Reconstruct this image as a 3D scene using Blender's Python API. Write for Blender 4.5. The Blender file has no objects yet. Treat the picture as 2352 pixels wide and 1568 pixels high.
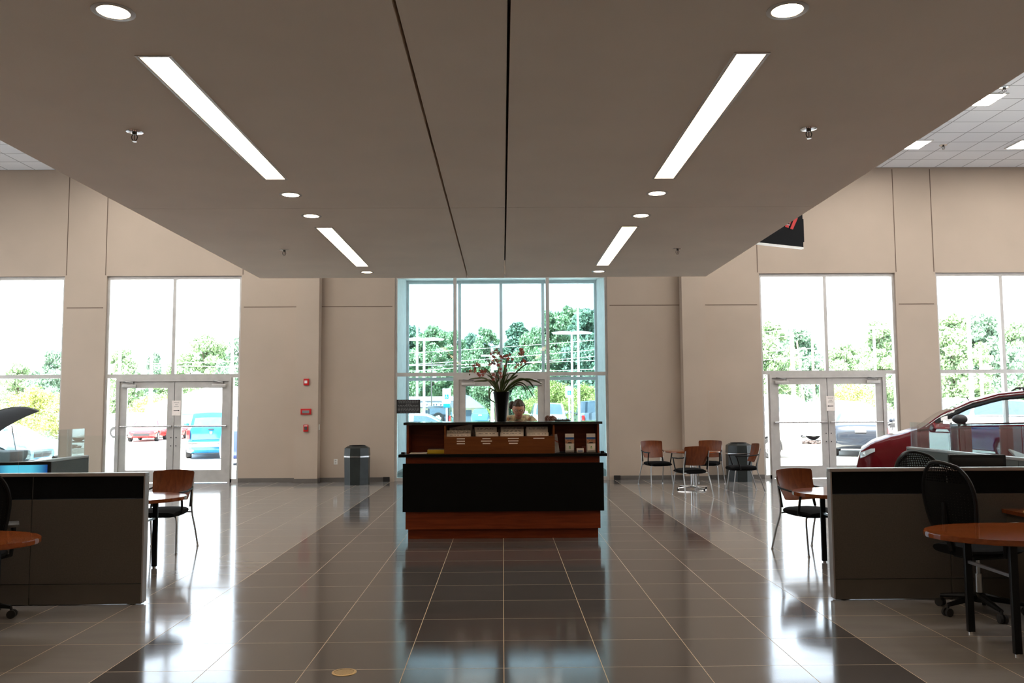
import bpy, bmesh, math, random
from mathutils import Vector, Matrix
import numpy as np
R = math.radians
PI = math.pi
rnd = random.Random(7)
col = bpy.context.scene.collection
scn = bpy.context.scene

# ------------------------------------------------------------------ camera
IMG_W, IMG_H, FPX = 2352, 1568, 1944.0
PITCH, YAW, ROLL, EYE = 0.0772, 0.0116, 0.0061, 1.6
def _turn(v):
    x, y, z = v
    c, s = math.cos(PITCH), math.sin(PITCH); y, z = c*y - s*z, s*y + c*z
    c, s = math.cos(YAW), math.sin(YAW);     x, y = c*x + s*y, -s*x + c*y
    return Vector((x, y, z))
cr, sr = math.cos(ROLL), math.sin(ROLL)
RIGHT, UP, FWD = _turn((cr, 0, -sr)), _turn((sr, 0, cr)), _turn((0, 1, 0))
cam_d = bpy.data.cameras.new('camera'); cam = bpy.data.objects.new('camera', cam_d); col.objects.link(cam)
cam_d.sensor_width = 36; cam_d.lens = FPX/IMG_W*36; cam_d.clip_end = 800
cam.matrix_world = Matrix((( RIGHT.x, UP.x, -FWD.x, 0), (RIGHT.y, UP.y, -FWD.y, 0), (RIGHT.z, UP.z, -FWD.z, EYE), (0, 0, 0, 1)))
scn.camera = cam
def ray(px, py): return RIGHT*(px-IMG_W/2) + UP*(IMG_H/2-py) + FWD*FPX
def at(px, py, Y):                      # the point of the place at distance Y that the photo shows at a pixel
    d = ray(px, py); k = Y/d.y; return Vector((d.x*k, Y, EYE+d.z*k))
# ------------------------------------------------------------------ light, world, exposure
w = bpy.data.worlds.new('sky'); scn.world = w; w.use_nodes = True
nt = w.node_tree; bg = nt.nodes['Background']
tc = nt.nodes.new('ShaderNodeTexCoord'); sep = nt.nodes.new('ShaderNodeSeparateXYZ'); ramp = nt.nodes.new('ShaderNodeValToRGB')
nt.links.new(tc.outputs['Generated'], sep.inputs[0]); nt.links.new(sep.outputs['Z'], ramp.inputs[0]); nt.links.new(ramp.outputs[0], bg.inputs['Color'])
ramp.color_ramp.elements[0].color = (0.80, 0.90, 1.0, 1); ramp.color_ramp.elements[1].color = (0.62, 0.80, 1.0, 1)
bg.inputs['Strength'].default_value = 3.1
sd = bpy.data.lights.new('sun', 'SUN'); sun = bpy.data.objects.new('sun', sd); col.objects.link(sun)
sd.energy = 23.0; sd.angle = R(0.6); sd.color = (1.0, 0.96, 0.90)
sun.rotation_euler = Vector((0.35, 0.62, -1.25)).to_track_quat('-Z', 'Y').to_euler()
vs = scn.view_settings
scn.display_settings.display_device = 'sRGB'
vs.view_transform = 'Standard'; vs.look = 'None'; vs.exposure = 1.0; vs.gamma = 1.0; vs.use_curve_mapping = False
cy = scn.cycles
cy.max_bounces = 10; cy.diffuse_bounces = 5; cy.glossy_bounces = 5; cy.transparent_max_bounces = 16; cy.transmission_bounces = 6
cy.use_denoising = True; cy.sample_clamp_indirect = 6.0; cy.caustics_reflective = False; cy.caustics_refractive = False
LAMP_WARM = (1.0, 0.75, 0.48)

# ------------------------------------------------------------------ materials
MATS = {}
def mat(name, color, rough=0.5, metal=0.0, spec=0.5, vary=0.06, scale=6.0, bump=0.0, bscale=80.0, coat=0.0):
    if name in MATS: return MATS[name]
    m = bpy.data.materials.new(name); m.use_nodes = True; n = m.node_tree; b = n.nodes['Principled BSDF']
    b.inputs['Roughness'].default_value = rough; b.inputs['Metallic'].default_value = metal
    b.inputs['Specular IOR Level'].default_value = spec; b.inputs['Coat Weight'].default_value = coat; b.inputs['Coat Roughness'].default_value = 0.04
    t = n.nodes.new('ShaderNodeTexCoord'); no = n.nodes.new('ShaderNodeTexNoise'); no.inputs['Scale'].default_value = scale
    n.links.new(t.outputs['Object'], no.inputs['Vector'])
    r = n.nodes.new('ShaderNodeValToRGB'); n.links.new(no.outputs['Fac'], r.inputs[0])
    r.color_ramp.elements[0].position = .3; r.color_ramp.elements[1].position = .7
    r.color_ramp.elements[0].color = tuple(c*(1-vary) for c in color)+(1,); r.color_ramp.elements[1].color = tuple(min(1, c*(1+vary)) for c in color)+(1,)
    n.links.new(r.outputs[0], b.inputs['Base Color'])
    if bump:
        n2 = n.nodes.new('ShaderNodeTexNoise'); n2.inputs['Scale'].default_value = bscale; n.links.new(t.outputs['Object'], n2.inputs['Vector'])
        bp = n.nodes.new('ShaderNodeBump'); bp.inputs['Strength'].default_value = bump; bp.inputs['Distance'].default_value = .01
        n.links.new(n2.outputs['Fac'], bp.inputs['Height']); n.links.new(bp.outputs[0], b.inputs['Normal'])
    MATS[name] = m; return m
def emis(name, color, s):
    m = bpy.data.materials.new(name); m.use_nodes = True; n = m.node_tree; n.nodes.clear()
    e = n.nodes.new('ShaderNodeEmission'); o = n.nodes.new('ShaderNodeOutputMaterial'); e.inputs[0].default_value = (*color, 1); e.inputs[1].default_value = s
    n.links.new(e.outputs[0], o.inputs[0]); MATS[name] = m; return m
def glass(name, tint, refl=0.5, ior=1.45):
    m = bpy.data.materials.new(name); m.use_nodes = True; n = m.node_tree; n.nodes.clear()
    t = n.nodes.new('ShaderNodeBsdfTransparent'); t.inputs[0].default_value = (*[c**.5 for c in tint], 1)      # a pane has two faces
    g = n.nodes.new('ShaderNodeBsdfGlossy'); g.inputs['Roughness'].default_value = 0.0
    f = n.nodes.new('ShaderNodeFresnel'); f.inputs[0].default_value = ior
    mu = n.nodes.new('ShaderNodeMath'); mu.operation = 'MULTIPLY'; mu.inputs[1].default_value = refl
    mx = n.nodes.new('ShaderNodeMixShader'); o = n.nodes.new('ShaderNodeOutputMaterial')
    n.links.new(f.outputs[0], mu.inputs[0]); n.links.new(mu.outputs[0], mx.inputs[0]); n.links.new(t.outputs[0], mx.inputs[1]); n.links.new(g.outputs[0], mx.inputs[2]); n.links.new(mx.outputs[0], o.inputs[0])
    MATS[name] = m; return m
def wood(name, c1, c2, rough=0.25, axis=2, spec=0.5, sc=1.0):
    m = bpy.data.materials.new(name); m.use_nodes = True; n = m.node_tree; b = n.nodes['Principled BSDF']
    b.inputs['Roughness'].default_value = rough; b.inputs['Specular IOR Level'].default_value = spec
    t = n.nodes.new('ShaderNodeTexCoord'); mp = n.nodes.new('ShaderNodeMapping'); s = [14*sc, 14*sc, 14*sc]; s[axis] = 1.1*sc; mp.inputs['Scale'].default_value = s
    no = n.nodes.new('ShaderNodeTexNoise'); no.inputs['Scale'].default_value = 2.2; no.inputs['Detail'].default_value = 6; no.inputs['Distortion'].default_value = .6
    r = n.nodes.new('ShaderNodeValToRGB'); r.color_ramp.elements[0].position = .3; r.color_ramp.elements[1].position = .72
    r.color_ramp.elements[0].color = (*c1, 1); r.color_ramp.elements[1].color = (*c2, 1)
    n.links.new(t.outputs['Object'], mp.inputs[0]); n.links.new(mp.outputs[0], no.inputs['Vector']); n.links.new(no.outputs['Fac'], r.inputs[0]); n.links.new(r.outputs[0], b.inputs['Base Color'])
    MATS[name] = m; return m

def tile_floor():
    m = bpy.data.materials.new('porcelain_tile'); m.use_nodes = True; n = m.node_tree; b = n.nodes['Principled BSDF']; L = n.links.new
    def math_(op, a, bb=None):
        x = n.nodes.new('ShaderNodeMath'); x.operation = op
        for i, v in enumerate((a, bb)):
            if v is None: continue
            if isinstance(v, (int, float)): x.inputs[i].default_value = v
            else: L(v, x.inputs[i])
        return x.outputs[0]
    t = n.nodes.new('ShaderNodeTexCoord'); s = n.nodes.new('ShaderNodeSeparateXYZ'); L(t.outputs['Object'], s.inputs[0])
    T = 0.6096
    def edge(v, off, wd):
        u = math_('DIVIDE', math_('ADD', v, off), T); fr = math_('FRACT', u); d = math_('ABSOLUTE', math_('SUBTRACT', fr, 0.5))
        return math_('GREATER_THAN', d, 0.5 - wd/2/T), math_('FLOOR', u)
    gx, ix = edge(s.outputs['X'], 60*T, 0.0052); gy, iy = edge(s.outputs['Y'], 60*T - TILE_Y0, 0.0045)
    grout = math_('MAXIMUM', gx, gy)
    band = math_('LESS_THAN', math_('ABSOLUTE', s.outputs['X']), 4*T)
    cb = n.nodes.new('ShaderNodeCombineXYZ'); L(ix, cb.inputs[0]); L(iy, cb.inputs[1])
    wn = n.nodes.new('ShaderNodeTexWhiteNoise'); wn.noise_dimensions = '3D'; L(cb.outputs[0], wn.inputs['Vector'])
    mp = n.nodes.new('ShaderNodeMapping'); mp.inputs['Scale'].default_value = (1.2, 5, 1); L(t.outputs['Object'], mp.inputs[0])
    no = n.nodes.new('ShaderNodeTexNoise'); no.inputs['Scale'].default_value = 1.3; no.inputs['Detail'].default_value = 8; L(mp.outputs[0], no.inputs['Vector'])
    var = math_('ADD', 0.80, math_('ADD', math_('MULTIPLY', wn.outputs['Value'], 0.10), math_('MULTIPLY', no.outputs['Fac'], 0.30)))
    c = n.nodes.new('ShaderNodeMix'); c.data_type = 'RGBA'; L(band, c.inputs[0]); c.inputs[6].default_value = (0.235, 0.222, 0.212, 1); c.inputs[7].default_value = (0.082, 0.077, 0.077, 1)
    h = n.nodes.new('ShaderNodeVectorMath'); h.operation = 'SCALE'; L(c.outputs[2], h.inputs[0]); L(var, h.inputs['Scale'])
    c2 = n.nodes.new('ShaderNodeMix'); c2.data_type = 'RGBA'; L(grout, c2.inputs[0]); L(h.outputs[0], c2.inputs[6]); c2.inputs[7].default_value = (0.50, 0.38, 0.25, 1)
    L(c2.outputs[2], b.inputs['Base Color'])
    ro = math_('ADD', math_('MULTIPLY', grout, 0.4), math_('ADD', 0.065, math_('MULTIPLY', no.outputs['Fac'], 0.085))); L(ro, b.inputs['Roughness'])
    b.inputs['Specular IOR Level'].default_value = 0.62
    MATS['porcelain_tile'] = m; return m
TILE_Y0 = 5.3445

def ceiling_tile_mat():
    m = bpy.data.materials.new('ceiling_tile'); m.use_nodes = True; n = m.node_tree; b = n.nodes['Principled BSDF']; L = n.links.new
    t = n.nodes.new('ShaderNodeTexCoord'); mp = n.nodes.new('ShaderNodeMapping'); mp.inputs['Location'].default_value = (0.0, -0.30, 0); L(t.outputs['Object'], mp.inputs[0])
    br = n.nodes.new('ShaderNodeTexBrick'); br.offset = 0; br.inputs['Scale'].default_value = 1.0; br.inputs['Brick Width'].default_value = .6096; br.inputs['Row Height'].default_value = .6096
    br.inputs['Mortar Size'].default_value = .012; br.inputs['Color1'].default_value = (.90, .91, .93, 1); br.inputs['Color2'].default_value = (.86, .87, .89, 1); br.inputs['Mortar'].default_value = (.42, .42, .43, 1)
    L(mp.outputs[0], br.inputs['Vector']); L(br.outputs['Color'], b.inputs['Base Color']); b.inputs['Roughness'].default_value = .9
    MATS['ceiling_tile'] = m; return m

WALL = mat('wall_paint', (.475, .385, .305), .75, vary=.03, scale=1.2, bump=.05, bscale=140)
SOFFIT = mat('soffit_fabric', (.92, .79, .66), .8, vary=.03, scale=1.5, bump=.06, bscale=60)
FLOOR = tile_floor(); CEIL = ceiling_tile_mat()
JOINT = mat('wall_joint', (.16, .11, .08), .8)
BASE = mat('base_tile', (.14, .125, .11), .4)
ALU = mat('anodised_aluminium', (.62, .60, .57), .38, .35)
ALUD = mat('dark_grey_trim', (.08, .08, .08), .5)  # dark grey of weather strips, lock cylinders and panel joints
CHROME = mat('polished_steel', (.78, .78, .78), .16, 1.0)
STEEL = mat('satin_steel', (.42, .42, .42), .3, 1.0)
BLACK = mat('black_laminate', (.002, .002, .002), .5, vary=.1, spec=.12)
TOPBLACK = mat('black_countertop', (.004, .004, .004), .10, spec=.8)
BLACKP = mat('black_plastic', (.005, .005, .0055), .42, vary=.1, spec=.22)
BLACKF = mat('black_fabric', (.004, .004, .0045), .95, vary=.2, scale=60, bump=.2, bscale=300, spec=.15)
RUBBER = mat('rubber', (.015, .015, .016), .8)
WHITE = mat('white_plastic', (.80, .79, .76), .4)
VWALL = mat('vestibule_paint', (.86, .87, .86), .7)
PAPER = mat('paper', (.92, .84, .78), .8, vary=.04, scale=30)
INK = mat('print_ink', (.22, .20, .19), .8)
DESKWOOD = wood('desk_veneer', (.15, .026, .007), (.25, .048, .013), .38, 0, spec=.22)
CHAIRWOOD = wood('chair_veneer', (.105, .022, .004), (.17, .041, .009), .3, 2, spec=.3)
TOPWOOD = wood('table_laminate', (.17, .042, .011), (.25, .065, .018), .07, 0, spec=.6)
PANELF = mat('partition_fabric', (.085, .072, .060), .9, vary=.10, scale=90, bump=.15, bscale=220)
PANELG = mat('partition_grey', (.10, .13, .14), .7, vary=.05, scale=60)
PANELT = mat('partition_trim', (.34, .31, .30), .3, .4)
CLEAR = glass('clear_glass', (.97, .98, .975), .75)
TINT1 = glass('tinted_glass', (.84, .93, .91), .5)
TINT2 = glass('outer_tinted_glass', (.29, .39, .435), .5)
EDGEGLASS = glass('partition_glass', (.93, .97, .96), .38, 1.45)
CARGLASS = glass('car_glass', (.50, .56, .58), 1.0, 1.5)
DARKGLASS = mat('dark_car_glass', (.10, .14, .18), .06, vary=.1)
RED = mat('alarm_red', (.55, .012, .012), .35)
GREENL = mat('orchid_leaf', (.055, .085, .022), .42, vary=.3, scale=20)
PETAL = mat('orchid_petal', (.52, .14, .11), .6, vary=.45, scale=60)
YELLOW = mat('yellow_pad', (.62, .42, .02), .6)

# ------------------------------------------------------------------ mesh helpers
class MB:
    def __init__(s): s.v = []; s.f = []; s.sm = []
    def add(s, vs, fs, smooth=False):
        o = len(s.v); s.v += [tuple(v) for v in vs]; s.f += [tuple(i+o for i in f) for f in fs]; s.sm += [smooth]*len(fs); return s
    def box(s, x0, x1, y0, y1, z0, z1, M=None, bev=0.0):
        if bev > 0:
            b = min(bev, abs(x1-x0)*.49, abs(y1-y0)*.49, abs(z1-z0)*.49)
            bm = bmesh.new(); bmesh.ops.create_cube(bm, size=1)
            for v in bm.verts: v.co = Vector(((x0+x1)/2+v.co.x*(x1-x0), (y0+y1)/2+v.co.y*(y1-y0), (z0+z1)/2+v.co.z*(z1-z0)))
            bmesh.ops.bevel(bm, geom=bm.edges[:], offset=b, segments=2, affect='EDGES', profile=.6)
            if M: bmesh.ops.transform(bm, matrix=M, verts=bm.verts)
            bm.verts.index_update(); s.add([v.co[:] for v in bm.verts], [[v.index for v in f.verts] for f in bm.faces], True); bm.free(); return s
        vs = [Vector(p) for p in ((x0,y0,z0),(x1,y0,z0),(x1,y1,z0),(x0,y1,z0),(x0,y0,z1),(x1,y0,z1),(x1,y1,z1),(x0,y1,z1))]
        if M: vs = [M @ p for p in vs]
        return s.add(vs, [(0,3,2,1),(4,5,6,7),(0,1,5,4),(1,2,6,5),(2,3,7,6),(3,0,4,7)])
    def tube(s, pts, r, n=10, caps=True, closed=False):
        pts = [Vector(p) for p in pts]; k = len(pts); rs = r if isinstance(r, (list, tuple)) else [r]*k
        rings = []; up = None
        for i, p in enumerate(pts):
            if closed: d = pts[(i+1) % k]-pts[i-1]
            else: d = pts[min(i+1, k-1)]-pts[max(i-1, 0)]
            d.normalize()
            if up is None: up = Vector((0,0,1)) if abs(d.z) < .9 else Vector((1,0,0))
            a = d.cross(up)
            if a.length < 1e-5: a = d.orthogonal()
            a.normalize(); b = d.cross(a).normalized(); up = -b if False else up - d*up.dot(d)
            if up.length < 1e-4: up = b.copy()
            up.normalize()
            rings.append([p+a*(rs[i]*math.cos(2*PI*j/n))+b*(rs[i]*math.sin(2*PI*j/n)) for j in range(n)])
        vs = [q for rg in rings for q in rg]; fs = []
        for i in range(k if closed else k-1):
            for j in range(n):
                a0 = i*n+j; a1 = i*n+(j+1) % n; i2 = (i+1) % k; fs.append((a0, i2*n+j, i2*n+(j+1) % n, a1))
        if caps and not closed: fs += [tuple(range(n)), tuple(range((k-1)*n+n-1, (k-1)*n-1, -1))]
        return s.add(vs, fs, True)
    def cyl(s, p0, p1, r0, r1=None, n=20): return s.tube([p0, p1], [r0, r0 if r1 is None else r1], n)
    def lathe(s, prof, c=(0,0,0), n=28, M=None):
        vs = []; fs = []
        for (r, z) in prof:
            for j in range(n):
                p = Vector((c[0]+r*math.cos(2*PI*j/n), c[1]+r*math.sin(2*PI*j/n), c[2]+z)); vs.append(M @ p if M else p)
        for i in range(len(prof)-1):
            for j in range(n): fs.append((i*n+j, i*n+(j+1) % n, (i+1)*n+(j+1) % n, (i+1)*n+j))
        if prof[0][0] < .021: fs.append(tuple(range(n-1, -1, -1)))
        if prof[-1][0] < .021: fs.append(tuple(range((len(prof)-1)*n, len(prof)*n)))
        return s.add(vs, fs, True)
    def prism(s, poly, ax, a, b):       # poly in the two other axes, extruded on ax between a and b
        n = len(poly); o = []
        for h in (a, b):
            for (u, v) in poly:
                o.append({'x': (h, u, v), 'y': (u, h, v), 'z': (u, v, h)}[ax])
        fs = [tuple(range(n-1, -1, -1)), tuple(range(n, 2*n))]+[(i, (i+1) % n, n+(i+1) % n, n+i) for i in range(n)]
        return s.add(o, fs)
    def grid(s, rows, smooth=True, wrap=False):
        n = len(rows[0]); vs = [p for r_ in rows for p in r_]; fs = []
        for i in range(len(rows)-1):
            for j in range(n if wrap else n-1): fs.append((i*n+j, i*n+(j+1) % n, (i+1)*n+(j+1) % n, (i+1)*n+j))
        return s.add(vs, fs, smooth)
    def ball(s, c, r, n=12, sc=(1,1,1)):
        prof = [(max(1e-4, math.sin(PI*i/n)), -math.cos(PI*i/n)) for i in range(n+1)]
        M = Matrix.Translation(c) @ Matrix.Diagonal((r*sc[0], r*sc[1], r*sc[2], 1)); return s.lathe(prof, n=n+4, M=M)
    def xf(s, M): s.v = [tuple(M @ Vector(v)) for v in s.v]; return s
    def build(s, name, m, parent=None, sub=0, flip=True):
        me = bpy.data.meshes.new(name); me.from_pydata(s.v, [], s.f); me.validate()
        for p, q in zip(me.polygons, s.sm if len(s.sm) == len(me.polygons) else [True]*len(me.polygons)): p.use_smooth = q
        if flip:
            bm = bmesh.new(); bm.from_mesh(me); bmesh.ops.recalc_face_normals(bm, faces=bm.faces); bm.to_mesh(me); bm.free()
        me.materials.append(m); o = bpy.data.objects.new(name, me); col.objects.link(o)
        if any(s.sm):
            try: me.set_sharp_from_angle(angle=R(38))
            except Exception: pass
        if sub:
            md = o.modifiers.new('sub', 'SUBSURF'); md.levels = sub; md.render_levels = sub
        if parent: o.parent = parent
        return o
def tag(o, label=None, cat=None, group=None, kind=None):
    if label: o['label'] = label
    if cat: o['category'] = cat
    if group: o['group'] = group
    if kind: o['kind'] = kind
    return o
def thing(name, label=None, cat=None, loc=(0,0,0), rz=0, group=None, kind=None):
    o = bpy.data.objects.new(name, None); col.objects.link(o); o.location = loc; o.rotation_euler = (0,0,rz); o.empty_display_size = .1
    return tag(o, label, cat, group, kind)
def kids(o): return [c for c in col.objects if c.parent == o]
def dup(root, label=None, loc=None, rz=None, group=None):
    def cp(o, par):
        c = o.copy(); col.objects.link(c)
        if par: c.parent = par
        for k in KIDS.get(o.name) or kids(o): cp(k, c)
        return c
    c = cp(root, None)
    if label: c['label'] = label
    if group: c['group'] = group
    if loc is not None: c.location = loc
    if rz is not None: c.rotation_euler = (0,0,rz)
    return c
KIDS = {}
def plate(name, m, A, B, holes, lo, hi, plane, parent=None):
    """solid plate with rectangular openings; A, B = (min,max) in the two in-plane axes, plane = 'y' (wall) or 'z' (ceiling)"""
    us = sorted(set([A[0], A[1]]+[h[0] for h in holes]+[h[1] for h in holes])); vs_ = sorted(set([B[0], B[1]]+[h[2] for h in holes]+[h[3] for h in holes]))
    us = [u for u in us if A[0] <= u <= A[1]]; vs_ = [v for v in vs_ if B[0] <= v <= B[1]]
    full = {}
    for i in range(len(us)-1):
        for j in range(len(vs_)-1):
            cu, cv = (us[i]+us[i+1])/2, (vs_[j]+vs_[j+1])/2
            full[i, j] = not any(h[0] < cu < h[1] and h[2] < cv < h[3] for h in holes)
    P = (lambda u, v, t: (u, t, v)) if plane == 'y' else (lambda u, v, t: (u, v, t))
    mb = MB()
    for (i, j), ok in full.items():
        if not ok: continue
        u0, u1, v0, v1 = us[i], us[i+1], vs_[j], vs_[j+1]
        for t in (lo, hi): mb.add([P(u0,v0,t), P(u1,v0,t), P(u1,v1,t), P(u0,v1,t)], [(0,1,2,3)])
        if not full.get((i-1, j)): mb.add([P(u0,v0,lo), P(u0,v1,lo), P(u0,v1,hi), P(u0,v0,hi)], [(0,1,2,3)])
        if not full.get((i+1, j)): mb.add([P(u1,v0,lo), P(u1,v1,lo), P(u1,v1,hi), P(u1,v0,hi)], [(0,1,2,3)])
        if not full.get((i, j-1)): mb.add([P(u0,v0,lo), P(u1,v0,lo), P(u1,v0,hi), P(u0,v0,hi)], [(0,1,2,3)])
        if not full.get((i, j+1)): mb.add([P(u0,v1,lo), P(u1,v1,lo), P(u1,v1,hi), P(u0,v1,hi)], [(0,1,2,3)])
    me = bpy.data.meshes.new(name); me.from_pydata(mb.v, [], mb.f); me.materials.append(m)
    bm = bmesh.new(); bm.from_mesh(me); bmesh.ops.remove_doubles(bm, verts=bm.verts, dist=1e-5); bmesh.ops.recalc_face_normals(bm, faces=bm.faces); bm.to_mesh(me); bm.free()
    o = bpy.data.objects.new(name, me); col.objects.link(o)
    if parent: o.parent = parent
    return o
def S(o, label=None): return tag(o, label, kind='structure')

# ================================================================== THE ROOM
WY, WY2 = 18.6, 18.88          # inner and outer face of the window wall
HC, HS = 6.92, 3.4735          # high ceiling, lowered soffit
WX = 15.8; YB = -4.0
OPEN = [(-12.75, -9.63), (-8.71, -5.75), (-2.37, 2.33), (5.72, 8.76), (9.67, 12.75)]
HEAD = 4.53
S(MB().box(-WX-.3, WX+.3, YB-.3, 21.15, -.12, 0).build('floor', FLOOR), 'large format porcelain tile floor, dark band in the middle')
S(plate('wall_back', WALL, (-WX-.3, WX+.3), (0, HC), [(a, b, 0, HEAD) for a, b in OPEN], WY, WY2, 'y'), 'beige wall with tall windows')
S(MB().box(-WX, WX, YB-.25, YB, 0, HC).build('wall_front', WALL))
side_holes = [(11.2, 14.2, .1, 4.5), (14.9, 17.9, .1, 4.5)]
for sgn, nm in ((-1, 'wall_left'), (1, 'wall_right')):
    o = plate(nm, WALL, (YB, WY), (0, HC), side_holes, 0, .25, 'y'); o.rotation_euler = (0, 0, R(90)); o.location = (sgn*WX+(.25 if sgn > 0 else 0), 0, 0); S(o)
    for k, h in enumerate(side_holes):
        f = thing('window_%d' % (6+k if sgn < 0 else 8+k), 'side window in the far wall', loc=(sgn*(WX+.1), 0, 0)); S(f)
        mb = MB()
        for yy in (h[0]+.03, (h[0]+h[1])/2, h[1]-.03): mb.box(-.05, .05, yy-.03, yy+.03, h[2], h[3])
        for zz in (h[2]+.03, 2.32, h[3]-.03): mb.box(-.05, .05, h[0], h[1], zz-.03, zz+.03)
        mb.build('window_frame', ALU, f); MB().box(-.006, .006, h[0], h[1], h[2], h[3]).build('glass', CLEAR, f)
S(MB().box(-WX-.3, WX+.3, YB-.3, WY2+.3, HC, HC+.15).build('ceiling', CEIL), 'high white acoustic tile ceiling')
# columns and joints
for i, (a, b) in enumerate(((-4.47, -3.975), (3.93, 4.435))):
    S(MB().box(a, b, WY-.27, WY, 0, HC).build('wall_column', WALL), 'square beige column standing proud of the window wall')
    S(MB().box(a-.008, b+.008, WY-.278, WY, 0, .095).build('baseboard_column', BASE))
mb = MB()
for x in (-8.74, -9.60, -5.72, 5.69, 8.79, 9.64): mb.box(x-.009, x+.009, WY-.004, WY, HEAD+.02, HC-.04)
for a, b in ((-9.57, -8.77), (-5.69, -4.47), (-3.975, -2.42), (2.38, 3.93), (4.435, 5.66), (8.82, 9.61), (12.8, WX), (-WX, -12.8)): mb.box(a, b, WY-.004, WY, 3.82, 3.838)
S(mb.build('trim_1', JOINT), 'dark reveal joints between the wall panels')
mb = MB()
for a, b in ((-WX, -12.75), (-9.63, -8.71), (-5.75, -4.47), (-3.975, -2.60), (2.56, 3.93), (4.435, 5.72), (8.76, 9.67), (12.75, WX)): mb.box(a, b, WY-.012, WY, 0, .095)
S(mb.build('baseboard_back', BASE), 'dark tile base along the window wall')
mb = MB()
for a, b in ((-2.60, -2.46), (2.42, 2.56)): mb.box(a, b, WY-.035, WY-.0, 0, .1)
S(mb.build('trim_2', mat('dark_outlet_box', (.02, .018, .016), .5)), 'small dark box beside the entrance frame')

# lowered soffit: panels with open seams and slots for the lamps
SX0, SX1, SY0, SY1, STH = -3.49, 2.965, -3.2, 12.16, .24
SLOTS = [(-1.935, -1.765, 4.40, 6.84), (-1.935, -1.765, 8.72, 11.14), (1.255, 1.425, 4.37, 6.85), (1.255, 1.425, 8.72, 11.15), (-1.935, -1.765, .05, 2.50), (1.255, 1.425, .02, 2.50)]
DL = [(-1.83, 3.89), (-1.855, 7.35), (-1.86, 8.18), (-1.87, 11.64), (1.365, 3.88), (1.375, 7.34), (1.375, 8.21), (1.35, 11.65), (-1.83, 3.0), (1.365, 3.0), (-1.83, -.5), (1.365, -.5)]
holes = list(SLOTS)+[(-.503, -.485, SY0, SY1), (.032, .048, SY0, SY1), (SX0, SX1, 7.855, 7.863)]
holes += [(x-.066, x+.066, y-.066, y+.066) for x, y in DL]
S(plate('ceiling_soffit', SOFFIT, (SX0, SX1), (SY0, SY1), holes, HS, HS+STH, 'z'), 'lowered brown-grey soffit of large panels')
mb = MB()
for x in (-.494, .040): mb.box(x-.03, x+.03, SY0, SY1-.05, HS+STH+.001, HS+STH+.05)
S(mb.build('trim_3', mat('seam_backing', (.30, .26, .22), .8)), 'seam backing over the soffit')
LAMP = emis('lamp_lens', LAMP_WARM, 9.0); LAMPD = emis('downlight_lens', LAMP_WARM, 14.0); LAMPW = emis('troffer_lens', (1.0, .96, .91), 13.0)
LENSTRIM = mat('lamp_housing', (.62, .56, .50), .35)
names = ['long recessed light in the left half of the soffit, nearest the viewer', 'long recessed light in the left half of the soffit, farther one',
         'long recessed light in the right half of the soffit, nearest the viewer', 'long recessed light in the right half of the soffit, farther one', 'long recessed light over the viewer, left', 'long recessed light over the viewer, right']
for (a, b, c, d), lb in zip(SLOTS, names):
    t = thing('linear_light', lb, 'ceiling light', ((a+b)/2, (c+d)/2, HS), group='long recessed lights in the soffit')
    hx, hy = (b-a)/2, (d-c)/2
    mb = MB(); e = .007
    for s1 in (-1, 1):
        mb.box(s1*hx-e*(s1 < 0)*0-(e if s1 > 0 else 0), s1*hx+(e if s1 < 0 else 0), -hy+.002, hy-.002, -.003, .055)
        mb.box(-hx+.001, hx-.001, s1*hy-(e if s1 > 0 else 0), s1*hy+(e if s1 < 0 else 0), -.003, .055)
    mb.box(-hx-.012, -hx, -hy-.012, hy+.012, -.004, 0).box(hx, hx+.012, -hy-.012, hy+.012, -.004, 0).box(-hx, hx, -hy-.012, -hy, -.004, 0).box(-hx, hx, hy, hy+.012, -.004, 0)
    mb.build('lamp_frame', LENSTRIM, t)
    MB().box(-hx+e, hx-e, -hy+e, hy-e, .018, .03).build('diffuser', LAMP, t)
    MB().box(-hx+.001, hx-.001, -hy+.001, hy-.001, .055, .1).build('housing', LENSTRIM, t)
dlab = ['round downlight at the top left of the soffit', 'round downlight just before the cross seam, left row', 'round downlight just past the cross seam, left row', 'round downlight at the far end of the left row',
        'round downlight at the top right of the soffit', 'round downlight just before the cross seam, right row', 'round downlight just past the cross seam, right row', 'round downlight at the far end of the right row']+['round downlight in the soffit above the viewer']*4
for (x, y), lb in zip(DL, dlab):
    t = thing('downlight', lb, 'ceiling light', (x, y, HS), group='round downlights in the soffit')
    mb = MB(); mb.lathe([(.074, -.004), (.098, -.002), (.098, 0), (.074, 0)], n=36); mb.build('trim_ring', LENSTRIM, t)
    MB().lathe([(.001, .002), (.0735, .002), (.0735, -.001), (.001, -.003)], n=36).build('lens', LAMPD, t)
SPK = mat('sprinkler_brass', (.10, .085, .07), .35, .8)
slab = ['chrome sprinkler head on the near left soffit panel', 'chrome sprinkler head on the far left soffit panel', 'chrome sprinkler head on the near right soffit panel', 'chrome sprinkler head on the far right soffit panel']
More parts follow.
